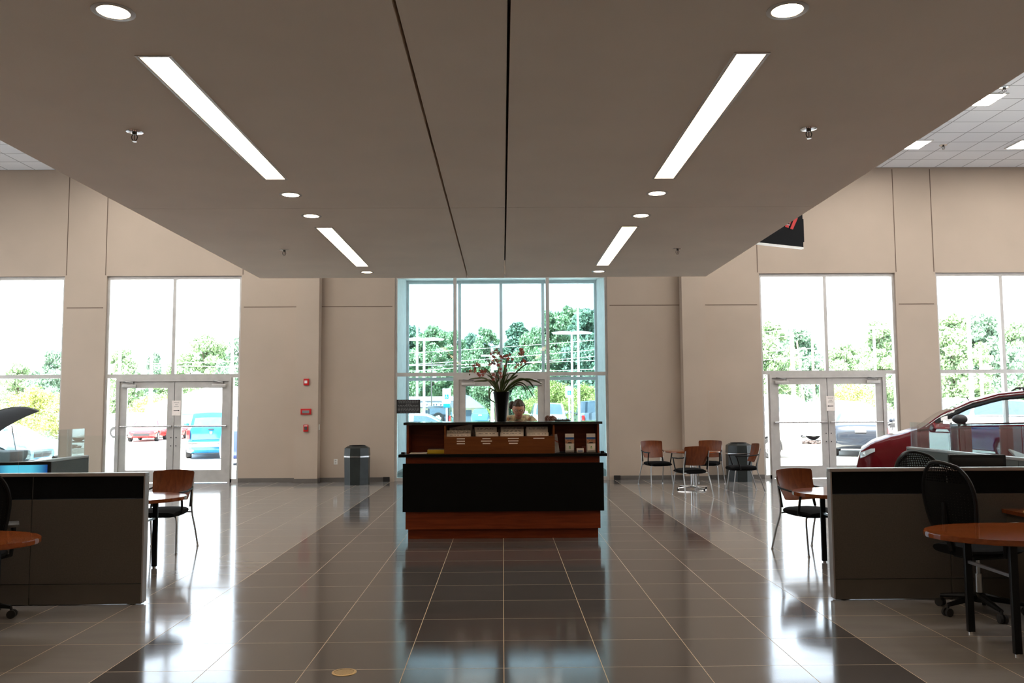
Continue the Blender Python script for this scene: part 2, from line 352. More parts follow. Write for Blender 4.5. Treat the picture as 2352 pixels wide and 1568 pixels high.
def sprinkler(x, y, z, lb, grp, s=1.0):
    t = thing('sprinkler', lb, 'fire sprinkler', (x, y, z), group=grp)
    MB().lathe([(.018*s, 0), (.052*s, 0), (.052*s, -.004*s), (.03*s, -.009*s), (.018*s, -.009*s)], n=28).build('escutcheon', CHROME, t)
    mb = MB(); mb.cyl((0,0,0), (0,0,-.022*s), .017*s, .014*s, 14)
    for sg in (-1, 1): mb.tube([(sg*.012*s,0,-.02*s), (sg*.019*s,0,-.035*s), (sg*.016*s,0,-.05*s), (sg*.004*s,0,-.062*s)], .0032*s, 6)
    mb.cyl((0,0,-.022*s), (0,0,-.06*s), .0025*s, n=6); mb.build('frame_arms', SPK, t)
    MB().lathe([(.001, -.0625*s), (.014*s, -.0625*s), (.015*s, -.066*s), (.001, -.068*s)], n=16).build('deflector', CHROME, t)
for (x, y), lb in zip(((-2.48, 5.63), (-2.58, 9.96), (2.09, 5.6), (2.1, 9.98)), slab): sprinkler(x, y, HS, lb, 'sprinkler heads on the soffit', 1.05)
for q, lb in (((8.49, 13.81), 'small sprinkler on the white tile ceiling, upper one at right'), ((9.1, 16.96), 'small sprinkler on the white tile ceiling, nearer the window wall')):
    sprinkler(q[0], q[1], HC, lb, 'sprinkler heads on the tile ceiling', 1.5)
# troffers of the high ceiling
tw = {(7.5, 14.05): 'square-lit troffer high on the tile ceiling beside the upper sprinkler', (7.5, 16.6): 'lit troffer high on the tile ceiling nearest the window wall, beside the soffit edge', (10.5, 16.6): 'lit troffer high on the tile ceiling at the right edge of the view'}
first = None
for sx in (1, -1):
    for yy in (16.6, 14.05, 11.5, 8.9, 6.3):
        for xx in (7.5, 10.5, 4.45, 13.4):
            if sx < 0 and xx == 10.5 and yy > 15: continue
            x0 = sx*xx if sx > 0 else -xx-1.22
            lb = tw.get((xx, yy)) if sx > 0 else None
            lb = lb or 'lit troffer in the tile ceiling above the soffit'
            if first is None:
                t = thing('troffer', lb, 'ceiling light', (x0, yy, HC), group='troffers in the tile ceiling'); first = t
                mb = MB()
                for a in ((0, 1.22, 0, .03), (0, 1.22, .57, .6), (0, .03, .03, .57), (1.19, 1.22, .03, .57), (.03, 1.19, .285, .315)): mb.box(a[0], a[1], a[2], a[3], -.02, 0)
                mb.build('lamp_frame', WHITE, t)
                MB().box(.03, 1.19, .03, .285, -.012, -.004).build('diffuser', LAMPW, t); MB().box(.03, 1.19, .315, .57, -.012, -.004).build('diffuser', LAMPW, t)
            else: dup(first, lb, (x0, yy, HC))

# ------------------------------------------------------------------ glazing
def storefront(n, x0, x1, Y, muls, zt, glassm, door=None, label=None, z1=HEAD, m=ALU):
    t = S(thing('window_%d' % n, label)); fy0, fy1 = Y, Y+.11
    mb = MB(); fw = .055
    for x in (x0, x1-fw): mb.box(x, x+fw, fy0, fy1, 0, z1)
    mb.box(x0+fw, x1-fw, fy0, fy1, z1-.07, z1)
    mb.build('window_frame', m, t)
    for (x, a, b) in muls: MB().box(x-.035, x+.035, fy0, fy1, a, b).build('mullion', m, t)
    MB().box(x0+fw, x1-fw, fy0+.001, fy1-.001, zt-.04, zt+.04).build('transom', m, t)
    lows = [(x0+fw, x1-fw)] if not door else [(x0+fw, door[0]), (door[1], x1-fw)]
    mb = MB()
    for a, b in lows: mb.box(a, b, fy0, fy1, 0, .075)
    mb.build('sill', m, t)
    g = Y+.055
    xs = sorted([x0+fw, x1-fw]+[q[0] for q in muls if q[2] > 3])
    for a, b in zip(xs[:-1], xs[1:]): MB().box(a, b, g-.004, g+.004, zt+.04, z1-.07).build('pane', glassm, t)
    for a, b in lows:
        xs2 = sorted([a, b]+[q[0] for q in muls if q[1] < 1 and a < q[0] < b])
        for c, d in zip(xs2[:-1], xs2[1:]): MB().box(c, d, g-.004, g+.004, .075, zt-.04).build('pane', glassm, t)
    return t
def push_door(n, x0, x1, Y, glassm, zt, label, st=.15, bars=True, gap=.012):
    """pair of glazed aluminium doors hung in a frame between x0 and x1"""
    t = S(thing('door_%d' % n, label)); fr = .05; mb = MB()
    mb.box(x0, x0+fr, Y-.02, Y+.12, 0, zt-.04).box(x1-fr, x1, Y-.02, Y+.12, 0, zt-.04).box(x0+fr, x1-fr, Y-.02, Y+.12, zt-.12, zt-.04)
    mb.box(x0+fr, x1-fr, Y+.058, Y+.12, zt-.15, zt-.12).box(x0+fr, x0+fr+.02, Y+.058, Y+.12, 0, zt-.15).box(x1-fr-.02, x1-fr, Y+.058, Y+.12, 0, zt-.15)
    mb.build('door_frame', ALU, t)
    xm = (x0+x1)/2
    for s_, (a, b) in ((-1, (x0+fr+.004, xm-gap/2)), (1, (xm+gap/2, x1-fr-.004))):
        top = zt-.125; so, si = st, st*1.0
        mb = MB()
        mb.box(a, a+st, Y+.01, Y+.055, .012, top).box(b-st, b, Y+.01, Y+.055, .012, top)
        mb.box(a+st, b-st, Y+.01, Y+.055, top-.14, top).box(a+st, b-st, Y+.01, Y+.055, .012, .275)
        lf = mb.build('door_leaf', ALU, t)
        if s_ > 0: MB().box(xm-.005, xm+.005, Y+.025, Y+.05, .012, top).build('weather_strip', ALUD, lf)
        MB().box(a+st, b-st, Y+.028, Y+.036, .275, top-.14).build('pane', glassm, lf)
        if bars:
            mb = MB(); z = 1.225; mb.tube([(a+.03, Y-.045, z), (b-.03, Y-.045, z)], .016, 12)
            for xx in (a+.05, b-.05): mb.box(xx-.02, xx+.02, Y-.05, Y+.012, z-.018, z+.018)
            mb.build('push_bar', CHROME, lf)
            mb = MB()
            for zz in (.98, .80): mb.cyl((b-.05 if s_ < 0 else a+.05, Y+.012, zz), (b-.05 if s_ < 0 else a+.05, Y-.002, zz), .012, n=12)
            mb.build('lock_cylinder', ALUD, lf)
        c0 = a+.06 if s_ < 0 else b-.36
        mb = MB(); mb.box(c0, c0+.30, Y-.055, Y+.01, top-.125, top-.06, bev=.008)
        mb.build('closer_body', ALU, lf)
        mb = MB(); xx = c0+.26; mb.box(c0+.02, xx, Y-.05, Y-.03, top-.022, top-.004); mb.box(xx-.02, xx, Y-.05, Y-.03, top-.07, top-.004)
        mb.tube([(xx-.01, Y-.04, top-.02), (c0+.10, Y-.09, top+.0), (c0+.03, Y-.03, top+.012)], .008, 6)
        mb.build('closer_arm', STEEL, lf)
    return t
ZT = 2.325
storefront(1, -12.75, -9.63, WY+.06, [(-11.14, 0, HEAD-.07)], ZT, CLEAR, label='tall clear window at the left edge of the view')
storefront(2, -8.71, -5.75, WY+.06, [(-7.235, ZT, HEAD-.07), (-8.43, 0, ZT), (-5.945, 0, ZT)], ZT, CLEAR, (-8.43, -5.945), label='tall clear window with doors left of the column')
storefront(4, 5.72, 8.76, WY+.06, [(7.20, ZT, HEAD-.07), (5.90, 0, ZT), (8.46, 0, ZT)], ZT, CLEAR, (5.90, 8.46), label='tall clear window with doors right of the column')
storefront(5, 9.67, 12.75, WY+.06, [(11.16, 0, HEAD-.07)], ZT, CLEAR, label='tall clear window at the right edge of the view')
storefront(3, -2.37, 2.33, WY+.06, [(-1.045, 0, HEAD-.07), (1.01, 0, HEAD-.07)], ZT, TINT1, (-1.01, .975), label='wide tinted entrance window in the middle')
push_door(1, -8.43, -5.945, WY+.06, CLEAR, ZT, 'pair of glazed doors left of the column')
push_door(2, 5.90, 8.46, WY+.06, CLEAR, ZT, 'pair of glazed doors right of the column')
push_door(3, -1.01, .975, WY+.06, TINT1, ZT, 'pair of glazed doors behind the reception desk', st=.145, bars=False)
# entrance vestibule outside the middle window
VY = 21.0
LAMPV = emis('vestibule_lens', (1.0, .97, .94), 1.6)
VM = mat('vestibule_frame', (.82, .86, .88), .4, 0)
for x_ in (-1.35, .15):
    t = thing('vestibule_light', 'square light in the vestibule ceiling, %s of the two' % ('left' if x_ < 0 else 'right'), 'ceiling light', (x_, 19.95, 4.75)); MB().box(0, 1.2, -.3, .3, -.03, 0).build('lamp_frame', WHITE, t); MB().box(.03, 1.17, -.27, .27, -.036, -.031).build('diffuser', LAMPV, t)
for sgn, nm, x in ((-1, 'wall_vestibule_left', -2.60), (1, 'wall_vestibule_right', 2.36)):
    S(MB().box(x, x+.22, WY2, VY+.1, 0, 4.75).build(nm, VWALL))
    S(MB().box(x+(.22 if sgn < 0 else -.012), x+(.232 if sgn < 0 else 0), WY2, VY, 0, .16).build('baseboard_vestibule', BASE))
S(MB().box(-2.6, 2.58, WY2, VY+.1, 4.75, 4.9).build('ceiling_vestibule', VWALL))
storefront(10, -2.38, 2.36, VY, [(-1.06, 0, HEAD+.15), (-.028, 2.3, HEAD+.15), (1.02, 0, HEAD+.15)], 2.30, TINT2, (-1.02, .98), label='outer tinted glazing of the entrance vestibule', z1=4.75, m=VM)
t = S(thing('door_4', 'outer pair of tinted glazed doors of the vestibule')); mb = MB()
for a, b in ((-1.02, -.03), (-.02, .98)):
    mb.box(a, a+.06, VY+.02, VY+.07, .02, 2.26).box(b-.06, b, VY+.02, VY+.07, .02, 2.26).box(a+.06, b-.06, VY+.02, VY+.07, 2.17, 2.26).box(a+.06, b-.06, VY+.02, VY+.07, .02, .12)
lf = mb.build('door_leaf', VM, t)
MB().box(-.96, -.09, VY+.04, VY+.05, .12, 2.17).build('pane', TINT2, lf); MB().box(.04, .92, VY+.04, VY+.05, .12, 2.17).build('pane', TINT2, lf)

# ------------------------------------------------------------------ notices and wall devices
def lines_sheet(name, label, cat, x0, x1, z0, z1, Y, base, ink, rows, arrow=0, group=None, th=.003):
    t = thing(name, label, cat, ((x0+x1)/2, Y, z0), group=group); hw = (x1-x0)/2; h = z1-z0
    MB().box(-hw, hw, -th, 0, 0, h).build('sheet', base, t)
    mb = MB()
    for (zf, wf) in rows:
        z = h*zf; k = -hw*wf; rr = random.Random(int(zf*1000)+5)
        while k < hw*wf:
            l = hw*rr.uniform(.10, .24); l = min(l, hw*wf-k); mb.box(k, k+l, -th-.0012, -th, z-h*.016, z+h*.016); k += l+hw*.05
    mb.build('lettering', ink, t)
    if arrow:
        z = h*.33; mb = MB(); s_ = arrow
        mb.box(-hw*.62, hw*.62, -th-.0012, -th, z-h*.022, z+h*.022); mb.prism([(s_*hw*.45, z-h*.05), (s_*hw*.78, z), (s_*hw*.45, z+h*.05)], 'y', -th-.0013, -th); mb.build('arrow', mat('ink_black', (.02,.02,.02), .8), t)
    return t
lines_sheet('door_notice', 'white paper notice with an arrow pointing right, taped between the left doors', 'notice', -7.235, -7.045, 1.46, 1.785, WY+.065, PAPER, INK, [(.86, .62), (.72, .30), (.60, .55)], 1)
lines_sheet('door_notice', 'white paper notice with an arrow pointing left, taped between the right doors', 'notice', 7.15, 7.34, 1.47, 1.80, WY+.065, PAPER, INK, [(.86, .62), (.72, .40), (.60, .55)], -1)
lines_sheet('window_notice', 'black notice full of small grey text on the tinted entrance window', 'notice', -2.325, -1.805, 1.475, 1.775, WY+.055, mat('notice_black', (.012, .012, .013), .5), mat('notice_text', (.22, .22, .22), .8),
            [(.93, .86), (.84, .86), (.76, .80), (.67, .22), (.58, .90), (.48, .84), (.38, .90), (.29, .90), (.19, .88), (.09, .70)])
CY = WY-.27
def device(name, label, cat, px, py, wx, hz, parts, d=.03, m=RED):
    p = at(px, py, CY); t = thing(name, label, cat, (p.x, CY, p.z)); MB().box(-wx/2, wx/2, -d, 0, -hz/2, hz/2, bev=.006).build('housing', m, t)
    for (nm, x0, x1, z0, z1, mm) in parts: MB().box(x0, x1, -d-.008, -d, z0, z1, bev=.003).build(nm, mm, t)
device('fire_strobe', 'square red fire alarm strobe, topmost on the left column', 'fire alarm', 704, 877, .115, .14, [('strobe_lens', -.035, .025, -.03, .03, WHITE)])
device('alarm_annunciator', 'wide red fire alarm box with a grey window on the left column', 'fire alarm', 703, 945, .225, .125, [('display', -.075, .075, -.035, .025, mat('annunciator_lcd', (.20, .22, .22), .3))])
device('pull_station', 'small red fire alarm pull station, lowest on the left column', 'fire alarm', 703, 983, .105, .15, [('handle', -.032, .03, -.035, .03, mat('handle_dark', (.06, .05, .05), .4)), ('label_bar', -.03, .035, .042, .058, WHITE)])
p = at(771, 1060, WY); t = thing('wall_outlet', 'white power outlet on the wall left of the trash can', 'outlet', (p.x, WY, p.z)); MB().box(-.04, .04, -.006, 0, -.06, .06, bev=.002).build('plate', WHITE, t)
mb = MB(); mb.box(-.018, .018, -.009, -.006, .01, .04).box(-.018, .018, -.009, -.006, -.04, -.01); mb.build('socket', mat('socket', (.5, .48, .45), .5), t)
p = at(1520, 1053, WY); t = thing('wall_outlet', 'white power outlet on the wall behind the cafe table', 'outlet', (p.x, WY, p.z)); MB().box(-.04, .04, -.006, 0, -.06, .06, bev=.002).build('plate', WHITE, t)
mb = MB(); mb.box(-.018, .018, -.009, -.006, .01, .04).box(-.018, .018, -.009, -.006, -.04, -.01); mb.build('socket', MATS['socket'], t)
t = thing('light_switch', 'white switch plate on the side of the left column', 'switch', (-3.975, WY-.14, 1.19)); MB().box(0, .006, -.04, .04, -.06, .06).build('plate', WHITE, t); MB().box(.006, .01, -.012, .012, -.03, .03).build('rocker', WHITE, t)
t = thing('floor_drain', 'round brass floor cover set in the tiles', 'floor drain', (-.97, 5.29, 0)); BR = mat('brass', (.62, .45, .22), .35, .8)
MB().lathe([(.060, .0), (.075, .0), (.075, .003), (.060, .004)], n=40).build('ring', BR, t)
mb = MB(); mb.lathe([(.001, .0), (.060, .0), (.060, .002), (.001, .002)], n=40)
for k in range(-5, 6):
    hl = math.sqrt(max(0, .055**2-(k*.01)**2)); mb.box(k*.01-.002, k*.01+.002, -hl, hl, .002, .0035)
mb.build('grate', mat('brass_grate', (.45, .33, .17), .45, .7), t)
# hanging sign behind the soffit edge
A, B = at(1750, 556.5, 13.55), at(1845.5, 567.5, 13.95)
d = (B-A); ln = math.hypot(d.x, d.y); a = math.atan2(d.y, d.x)
t = thing('hanging_sign', 'black hanging sign with red slashes, half hidden by the soffit', 'sign', (B.x, B.y, B.z), a)
SGN = mat('sign_black', (.003, .003, .004), .6, spec=.1)
MB().box(-1.9, 0, 0, .06, 0, 1.15).build('panel', SGN, t); MB().box(-1.9, 0, -.006, .05, -.03, -.001).build('lower_edge', mat('sign_edge', (.85, .85, .82), .4), t); MB().box(-.0, .022, .0, .05, .09, .48).build('bracket', SGN, t)
rm = mat('slash_red', (.55, .01, .01), .5); k = ln/95.5
def quad(mb, pts): mb.prism([((x-1845)*k, (566-y)*k) for x, y in pts], 'y', -.004, 0)
mb = MB(); quad(mb, [(1815, 535.8), (1821, 536.8), (1833.5, 515.5), (1826, 515)]); quad(mb, [(1814, 530), (1823, 514), (1818, 512.5), (1814, 515)]); quad(mb, [(1803, 533.5), (1811, 535), (1812.5, 529.5), (1806, 529)]); mb.build('red_slashes', rm, t)
mb = MB()
for yy in (519.5, 524, 528): quad(mb, [(1796, yy-.5), (1814, yy+.8), (1814, yy+2.6), (1794, yy+1.2)])
mb.build('white_stripes', mat('stripe_white', (.6, .6, .6), .5), t)
mb = MB()
for x in (-1.7, -.2): mb.cyl((x, .03, 1.15), (x, .03, HC-B.z), .004, n=6)
mb.build('suspension_cable', STEEL, t)
# ================================================================== RECEPTION DESK
DY = 10.46
t = thing('reception_desk', 'long black and cherry reception desk in the middle of the floor', 'reception desk', (0, DY, 0))
XL, XR = -1.19, 1.19
MB().box(-1.165, 1.165, .06, .95, 0, .118).build('toe_kick', DESKWOOD, t)
MB().box(XL, XR, .01, .98, .12, .99).build('carcass', DESKWOOD, t)
MB().box(-1.222, 1.232, -.03, .009, .335, .915).build('front_panel', BLACK, t)
MB().box(-1.272, 1.275, -.06, .46, .995, 1.028).build('lower_counter', BLACK, t)
for a_, b_ in ((-1.19, -1.165), (1.175, 1.2)): MB().box(a_, b_, .10, .47, 1.03, 1.384).build('side_panel', DESKWOOD, t)
MB().box(-1.165, 1.175, .44, .465, 1.03, 1.384).build('back_panel', DESKWOOD, t)
MB().box(-1.225, 1.235, .05, .82, 1.385, 1.415).build('top_counter', TOPBLACK, t)
MB().box(-1.165, 1.17, .50, .95, .99, 1.02).build('work_surface', DESKWOOD, t)
up = MB(); up.box(-1.19, -1.15, .75, .81, 1.02, 1.384).box(1.15, 1.19, .75, .81, 1.02, 1.384); up.build('support_post', DESKWOOD, t)
for s_ in (-1, 1): MB().box(s_*1.225-.02, s_*1.225+.02, -.0, .04, 1.03, 1.055).build('end_clip', BLACKP, t)
CT = 1.029
# literature organiser
t = thing('literature_organizer', 'cherry wood literature organiser with white label strips on the desk counter', 'organizer', (0, DY, CT))
ORGW = wood('organiser_veneer', (.14, .04, .008), (.20, .06, .012), .45, 0, spec=.25)
mb = MB(); mb.box(-.70, .62, .02, .038, 0, .212); mb.build('front_board', ORGW, t)
for a_, b_ in ((-.72, -.70), (.62, .64)): MB().box(a_, b_, .02, .40, 0, .345).build('end_board', ORGW, t)
mb = MB()
for x in (-.365, -.045, .285): mb.box(x-.006, x+.006, .04, .38, 0, .30)
mb.build('divider', mat('divider_dark', (.03, .012, .006), .6), t); MB().box(-.70, .62, .40, .412, 0, .33).build('rear_board', ORGW, t)
lab = MATS['paper']
for x, n in ((-.515, 3), (-.20, 3), (.13, 3), (.445, 1)):
    for k in range(n):
        wd = (.10, .135, .095)[k] if x == -.20 else .10 if x < -.3 else (.15, .14, .12)[k]*.9
        MB().box(x-wd/2, x+wd/2, .017, .02, .185-k*.03-.006, .185-k*.03+.006).build('label_strip', PAPER, t)
fp = MATS['print_ink']
def stack(x0, x1, hts, label, tilt=0, seed=0):
    rr = random.Random(seed); t = thing('paper_stack', label, 'papers', ((x0+x1)/2, DY+.05, CT+.002), group='paper forms filed in the organiser'); hw = (x1-x0)/2
    for k, h in enumerate(hts):
        y = .012+k*.085; jx = rr.uniform(-.012, .012); lean = R(-8)
        M = Matrix.Translation((jx, y, 0)) @ Matrix.Rotation(lean, 4, 'X')
        mb = MB()
        if k == len(hts)-1 and tilt: mb.prism([(-hw, 0), (hw*.96, 0), (hw*.92, h+tilt), (-hw*.98, h)], 'y', 0, .05); mb.xf(M)
        else: mb.box(-hw, hw, 0, .05, 0, h, M, bev=.003)
        sh = mb.build('sheaf', PAPER, t)
        mb = MB(); z = h-.018
        for q in range(2 if k else 1):
            xx = -hw*.75
            while xx < hw*.7:
                l = rr.uniform(.008, .04); mb.box(xx, min(xx+l, hw*.8), -.0012, 0, z-.003, z+.002, M); xx += l+rr.uniform(.006, .03)
            z -= .012
        mb.build('print', fp, sh)
stack(-.685, -.385, (.245, .285, .315), 'leftmost paper stack in the organiser, top sheet slanting up', .045, 1)
stack(-.345, -.065, (.262, .325), 'second paper stack from the left in the organiser', 0, 2)
stack(-.025, .265, (.262, .296, .325), 'third paper stack from the left in the organiser', 0, 3)
stack(.305, .575, (.255, .325), 'rightmost paper stack in the organiser', 0, 4)
t = thing('sticky_pad_block', 'thick yellow pad at the left end of the desk shelf', 'notepad', (-.83, DY+.12, CT)); MB().box(-.105, .105, 0, .16, 0, .048, bev=.003).build('pad', YELLOW, t); MB().box(-.10, .10, .004, .156, .048, .054).build('top_sheet', mat('grey_sheet', (.22, .20, .17), .7), t)
t = thing('flyer', 'flat pile of white sheets beside the yellow pad on the desk shelf', 'papers', (-1.045, DY+.10, CT)); MB().box(-.108, .100, 0, .16, 0, .010, bev=.002).build('sheets', PAPER, t)
# brochure racks
BBLUE = mat('brochure_blue', (.02, .10, .34), .5); SKIN2 = mat('brochure_photo', (.45, .22, .14), .6, vary=.5, scale=40); ACR = glass('acrylic', (.93, .95, .95), 1.0, 1.49)
def rack(px, lb, gl):
    x = at(px, 1018, DY+.15).x; t = thing('brochure_rack', lb, 'brochure holder', (x, DY+.10, CT), group='clear brochure holders with blue-banded leaflets')
    mb = MB(); mb.box(-.062, .062, 0, .003, 0, .10).box(-.062, -.059, 0, .07, 0, .13).box(.059, .062, 0, .07, 0, .13).box(-.062, .062, .068, .071, 0, .14).box(-.062, .062, 0, .07, 0, .003); mb.build('acrylic_holder', ACR, t)
    b = MB().box(-.055, .055, .03, .045, .004, .235).build('brochure', PAPER, t)
    MB().box(-.054, .054, .028, .03, .165, .190).build('blue_band', BBLUE, b); MB().box(-.054, .054, .028, .03, .115, .163).build('picture', SKIN2, b)
    MB().prism([(-.03, .115), (-.02, .128), (0, .131), (.02, .128), (.035, .115)], 'y', .026, .028).build('dark_collar', BLACKP, b)
    c = MB().box(-.046, .046, -.004, -.001, .028, .112).build('card', WHITE if gl else PAPER, t)
    MB().ball((0, -.004, .075), .008, 8, (1, .3, 1)).box(-.012, .012, -.006, -.004, .055, .064).build('green_mark', mat('mark_green', (.10, .35, .06), .6), c)
rack(1308, 'left of two clear holders with blue-banded leaflets on the desk shelf', True); rack(1357, 'right of two clear holders with blue-banded leaflets, by the shelf end', False)
x = at(1277, 1018, DY+.15).x; t = thing('brochure', 'grey folded brochure leaning against the end of the wooden organiser', 'brochure', (x, DY+.10, CT))
M = Matrix.Rotation(R(-7), 4, 'Y') @ Matrix.Rotation(R(-8), 4, 'X'); MB().box(-.042, .042, 0, .012, .003, .232, M).build('cover', mat('grey_brochure', (.30, .28, .28), .5, vary=.25, scale=14), t)
mb = MB(); mb.prism([(-.042, .14), (.0, .15), (.042, .12), (.042, .135), (0, .165), (-.042, .155)], 'y', -.002, -.0005); mb.xf(M); mb.build('red_arc', mat('arc_red', (.25, .05, .05), .6), t)
x = at(1332, 1035, DY+.15).x; t = thing('business_card_holder', 'small holder of white business cards between the two brochure holders', 'card holder', (x, DY+.09, CT)); MB().box(-.047, .047, 0, .04, 0, .02).build('tray', ACR, t); c = MB().box(-.044, .044, .008, .03, .003, .056).build('cards', PAPER, t); MB().box(-.03, .03, .0065, .0078, .018, .028).build('print', BBLUE, c)
t = thing('pen_holder', 'small dark red box behind the right brochure holder', 'box', (1.10, DY+.22, CT)); MB().box(-.10, -.03, 0, .05, 0, .07, bev=.003).build('box', mat('dark_red_box', (.25, .03, .02), .5), t); MB().box(-.095, -.035, .005, .045, .07, .073).build('lid', mat('dark_red_lid', (.16, .02, .015), .5), t)

# ------------------------------------------------------------------ orchid arrangement
VYY = DY+.36; VZ = 1.416; SC = 1944/VYY
t = thing('vase', 'tall tapered black vase standing on the desk top', 'vase', (at(1152, 970, VYY).x, VYY, VZ))
VH = .375
MB().lathe([(.001, 0), (.055, 0), (.060, .01), (.068, .10), (.084, .25), (.104, VH-.01), (.106, VH), (.099, VH), (.08, VH-.1), (.001, VH-.12)], n=36).build('vase_body', mat('vase_black', (.003, .003, .003), .3, spec=.12), t)
vx = t.location.x
def PX(px, py, dy=0.): return Vector(((px-1152)/SC, dy, (968-py)/SC))     # offsets from the vase foot
t = thing('orchid_arrangement', 'orchid arrangement with strap leaves and reddish flower sprays in the black vase', 'flowers', (vx, VYY, VZ))
def curve_pts(ps, n=14):
    out = []; k = len(ps)
    for i in range(n+1):
        u = i/n*(k-1); j = min(int(u), k-2); f = u-j
        p0, p1, p2, p3 = ps[max(j-1, 0)], ps[j], ps[j+1], ps[min(j+2, k-1)]
        out.append(.5*((2*p1)+(-p0+p2)*f+(2*p0-5*p1+4*p2-p3)*f*f+(-p0+3*p1-3*p2+p3)*f**3))
    return out
def leaf(ps, wmax, seed):
    rr = random.Random(seed); ps = [Vector(p) for p in ps]; c = curve_pts(ps, 16); rows = []; side0 = Vector((rr.uniform(-.3, .3), 1, rr.uniform(-.4, .6))).normalized()
    for i, p in enumerate(c):
        u = i/16; d = (c[min(i+1, 16)]-c[max(i-1, 0)]).normalized(); s_ = d.cross(side0).normalized(); q = d.cross(s_).normalized(); s_ = (s_*.8+q*.6).normalized()
        wd = wmax*(.55+.45*math.sin(min(1, u*2)*PI/2))*(1-u**4)**.8*.5+.0006; nrm = d.cross(s_).normalized()
        rows.append([p-s_*wd, p-nrm*(wd*.35), p+s_*wd])
        rows[-1][1] = p+nrm*(wd*.35)
    mb = MB(); mb.grid(rows); top = [[a+Vector((0,0,-.0015)) for a in r_] for r_ in rows]; mb.grid([list(reversed(r_)) for r_ in top]); mb.build('leaf', GREENL, t, flip=False)
base = lambda dx, dy: (dx, dy, VH-.05)
LV = [  # leaf tip and bends in the picture
 ([(1150, 905), (1158, 860), (1168, 819)], .032, .03), ([(1152, 905), (1175, 868), (1208, 838), (1226, 838)], .028, -.10), ([(1152, 905), (1178, 862), (1200, 855), (1234, 854)], .018, .12),
 ([(1154, 903), (1185, 878), (1215, 872), (1245, 884)], .026, -.16), ([(1154, 903), (1190, 872), (1215, 876), (1229, 893)], .022, .18), ([(1156, 905), (1190, 880), (1210, 890), (1227, 918)], .022, -.22),
 ([(1156, 905), (1186, 885), (1203, 888), (1212, 913)], .020, .06), ([(1146, 905), (1120, 872), (1095, 869), (1078, 872)], .024, -.12), ([(1146, 905), (1130, 876), (1110, 874), (1088, 875)], .020, .16),
 ([(1143, 905), (1126, 892), (1125, 915), (1142, 927)], .018, -.06), ([(1143, 905), (1136, 896), (1130, 898), (1126, 908)], .016, -.12), ([(1148, 905), (1130, 865), (1118, 848), (1100, 842)], .012, -.02),
 ([(1150, 905), (1140, 870), (1146, 850), (1150, 835)], .022, .14), ([(1154, 905), (1164, 872), (1172, 858), (1185, 858)], .022, .10), ([(1152, 905), (1162, 860), (1164, 848), (1166, 855)], .016, -.08),
 ([(1148, 905), (1138, 880), (1128, 866), (1120, 862)], .024, .05), ([(1152, 905), (1152, 880), (1158, 866), (1168, 860)], .026, -.1), ([(1150, 905), (1140, 886), (1146, 870), (1140, 856)], .024, -.12),
 ([(1154, 905), (1170, 885), (1188, 872), (1200, 874)], .022, .2), ([(1156, 903), (1174, 890), (1186, 893), (1190, 903)], .014, -.18), ([(1150, 905), (1160, 880), (1180, 868), (1190, 862)], .03, .02)]
for i, (pts, wd, dy) in enumerate(LV):
    n = len(pts); leaf([PX(x, y, dy*(k/(n-1))**1.2) for k, (x, y) in enumerate(pts)], wd*1.25, i)
stems = [([(1148, 905), (1135, 872), (1112, 850), (1080, 838)], -.10), ([(1148, 905), (1132, 868), (1105, 856), (1073, 852)], .04), ([(1150, 905), (1146, 860), (1140, 825), (1132, 808)], .05),
         ([(1150, 905), (1150, 850), (1155, 822), (1168, 815)], -.05), ([(1152, 905), (1165, 850), (1188, 815), (1206, 796)], .08), ([(1154, 905), (1165, 860), (1180, 838), (1208, 828)], -.06), ([(1150, 905), (1142, 870), (1136, 840), (1130, 832)], -.12)]
STEMM = mat('orchid_stem', (.09, .07, .03), .6)
for ps, dy in stems:
    n = len(ps); c = curve_pts([PX(x, y, dy*k/(n-1)) for k, (x, y) in enumerate(ps)], 14); MB().tube(c, [.0035-.0001*i for i in range(15)], 6).build('stem', STEMM, t)
FL = [(1080, 838), (1089, 840), (1101, 840), (1096, 836), (1073, 852), (1082, 852), (1092, 847), (1093, 854), (1098, 858), (1106, 852), (1109, 855), (1115, 852), (1102, 862), (1110, 861), (1079, 860),
      (1128, 812), (1134, 809), (1142, 806), (1145, 812), (1132, 817), (1136, 822), (1140, 826), (1133, 830), (1130, 834), (1137, 834), (1143, 830), (1147, 836), (1150, 830), (1152, 822), (1150, 817), (1156, 820), (1160, 818), (1165, 816), (1172, 815), (1168, 826),
      (1126, 839), (1144, 840), (1151, 849), (1145, 854), (1150, 858), (1134, 860), (1140, 864), (1152, 866), (1133, 871), (1146, 868), (1161, 842), (1178, 826), (1197, 808), (1194, 812), (1199, 816), (1200, 804), (1196, 802), (1202, 811), (1203, 830), (1207, 832), (1199, 832), (1190, 838), (1198, 839), (1186, 844), (1206, 792), (1214, 792)]
rr = random.Random(3)
def flower(mb, c, s):
    q = Matrix.Rotation(rr.uniform(0, 6.3), 3, 'Y') @ Matrix.Rotation(rr.uniform(-.7, .7), 3, 'X')
    for k in range(5):
        a = 2*PI*k/5; L = s*rr.uniform(.8, 1.15); d = Vector((math.cos(a), rr.uniform(-.35, -.1), math.sin(a))); n_ = Vector((-math.sin(a), 0, math.cos(a))); wv = s*.30
        pts = [Vector((0,0,0)), d*L*.5-n_*wv+Vector((0,-.2*s,0)), d*L, d*L*.5+n_*wv+Vector((0,-.2*s,0)), d*L*.55+Vector((0, .12*s, 0))]
        mb.add([c+q @ p for p in pts], [(0,1,4), (1,2,4), (2,3,4), (3,0,4)], False)
    mb.ball(c+q @ Vector((0, -s*.25, -s*.2)), s*.26, 6)
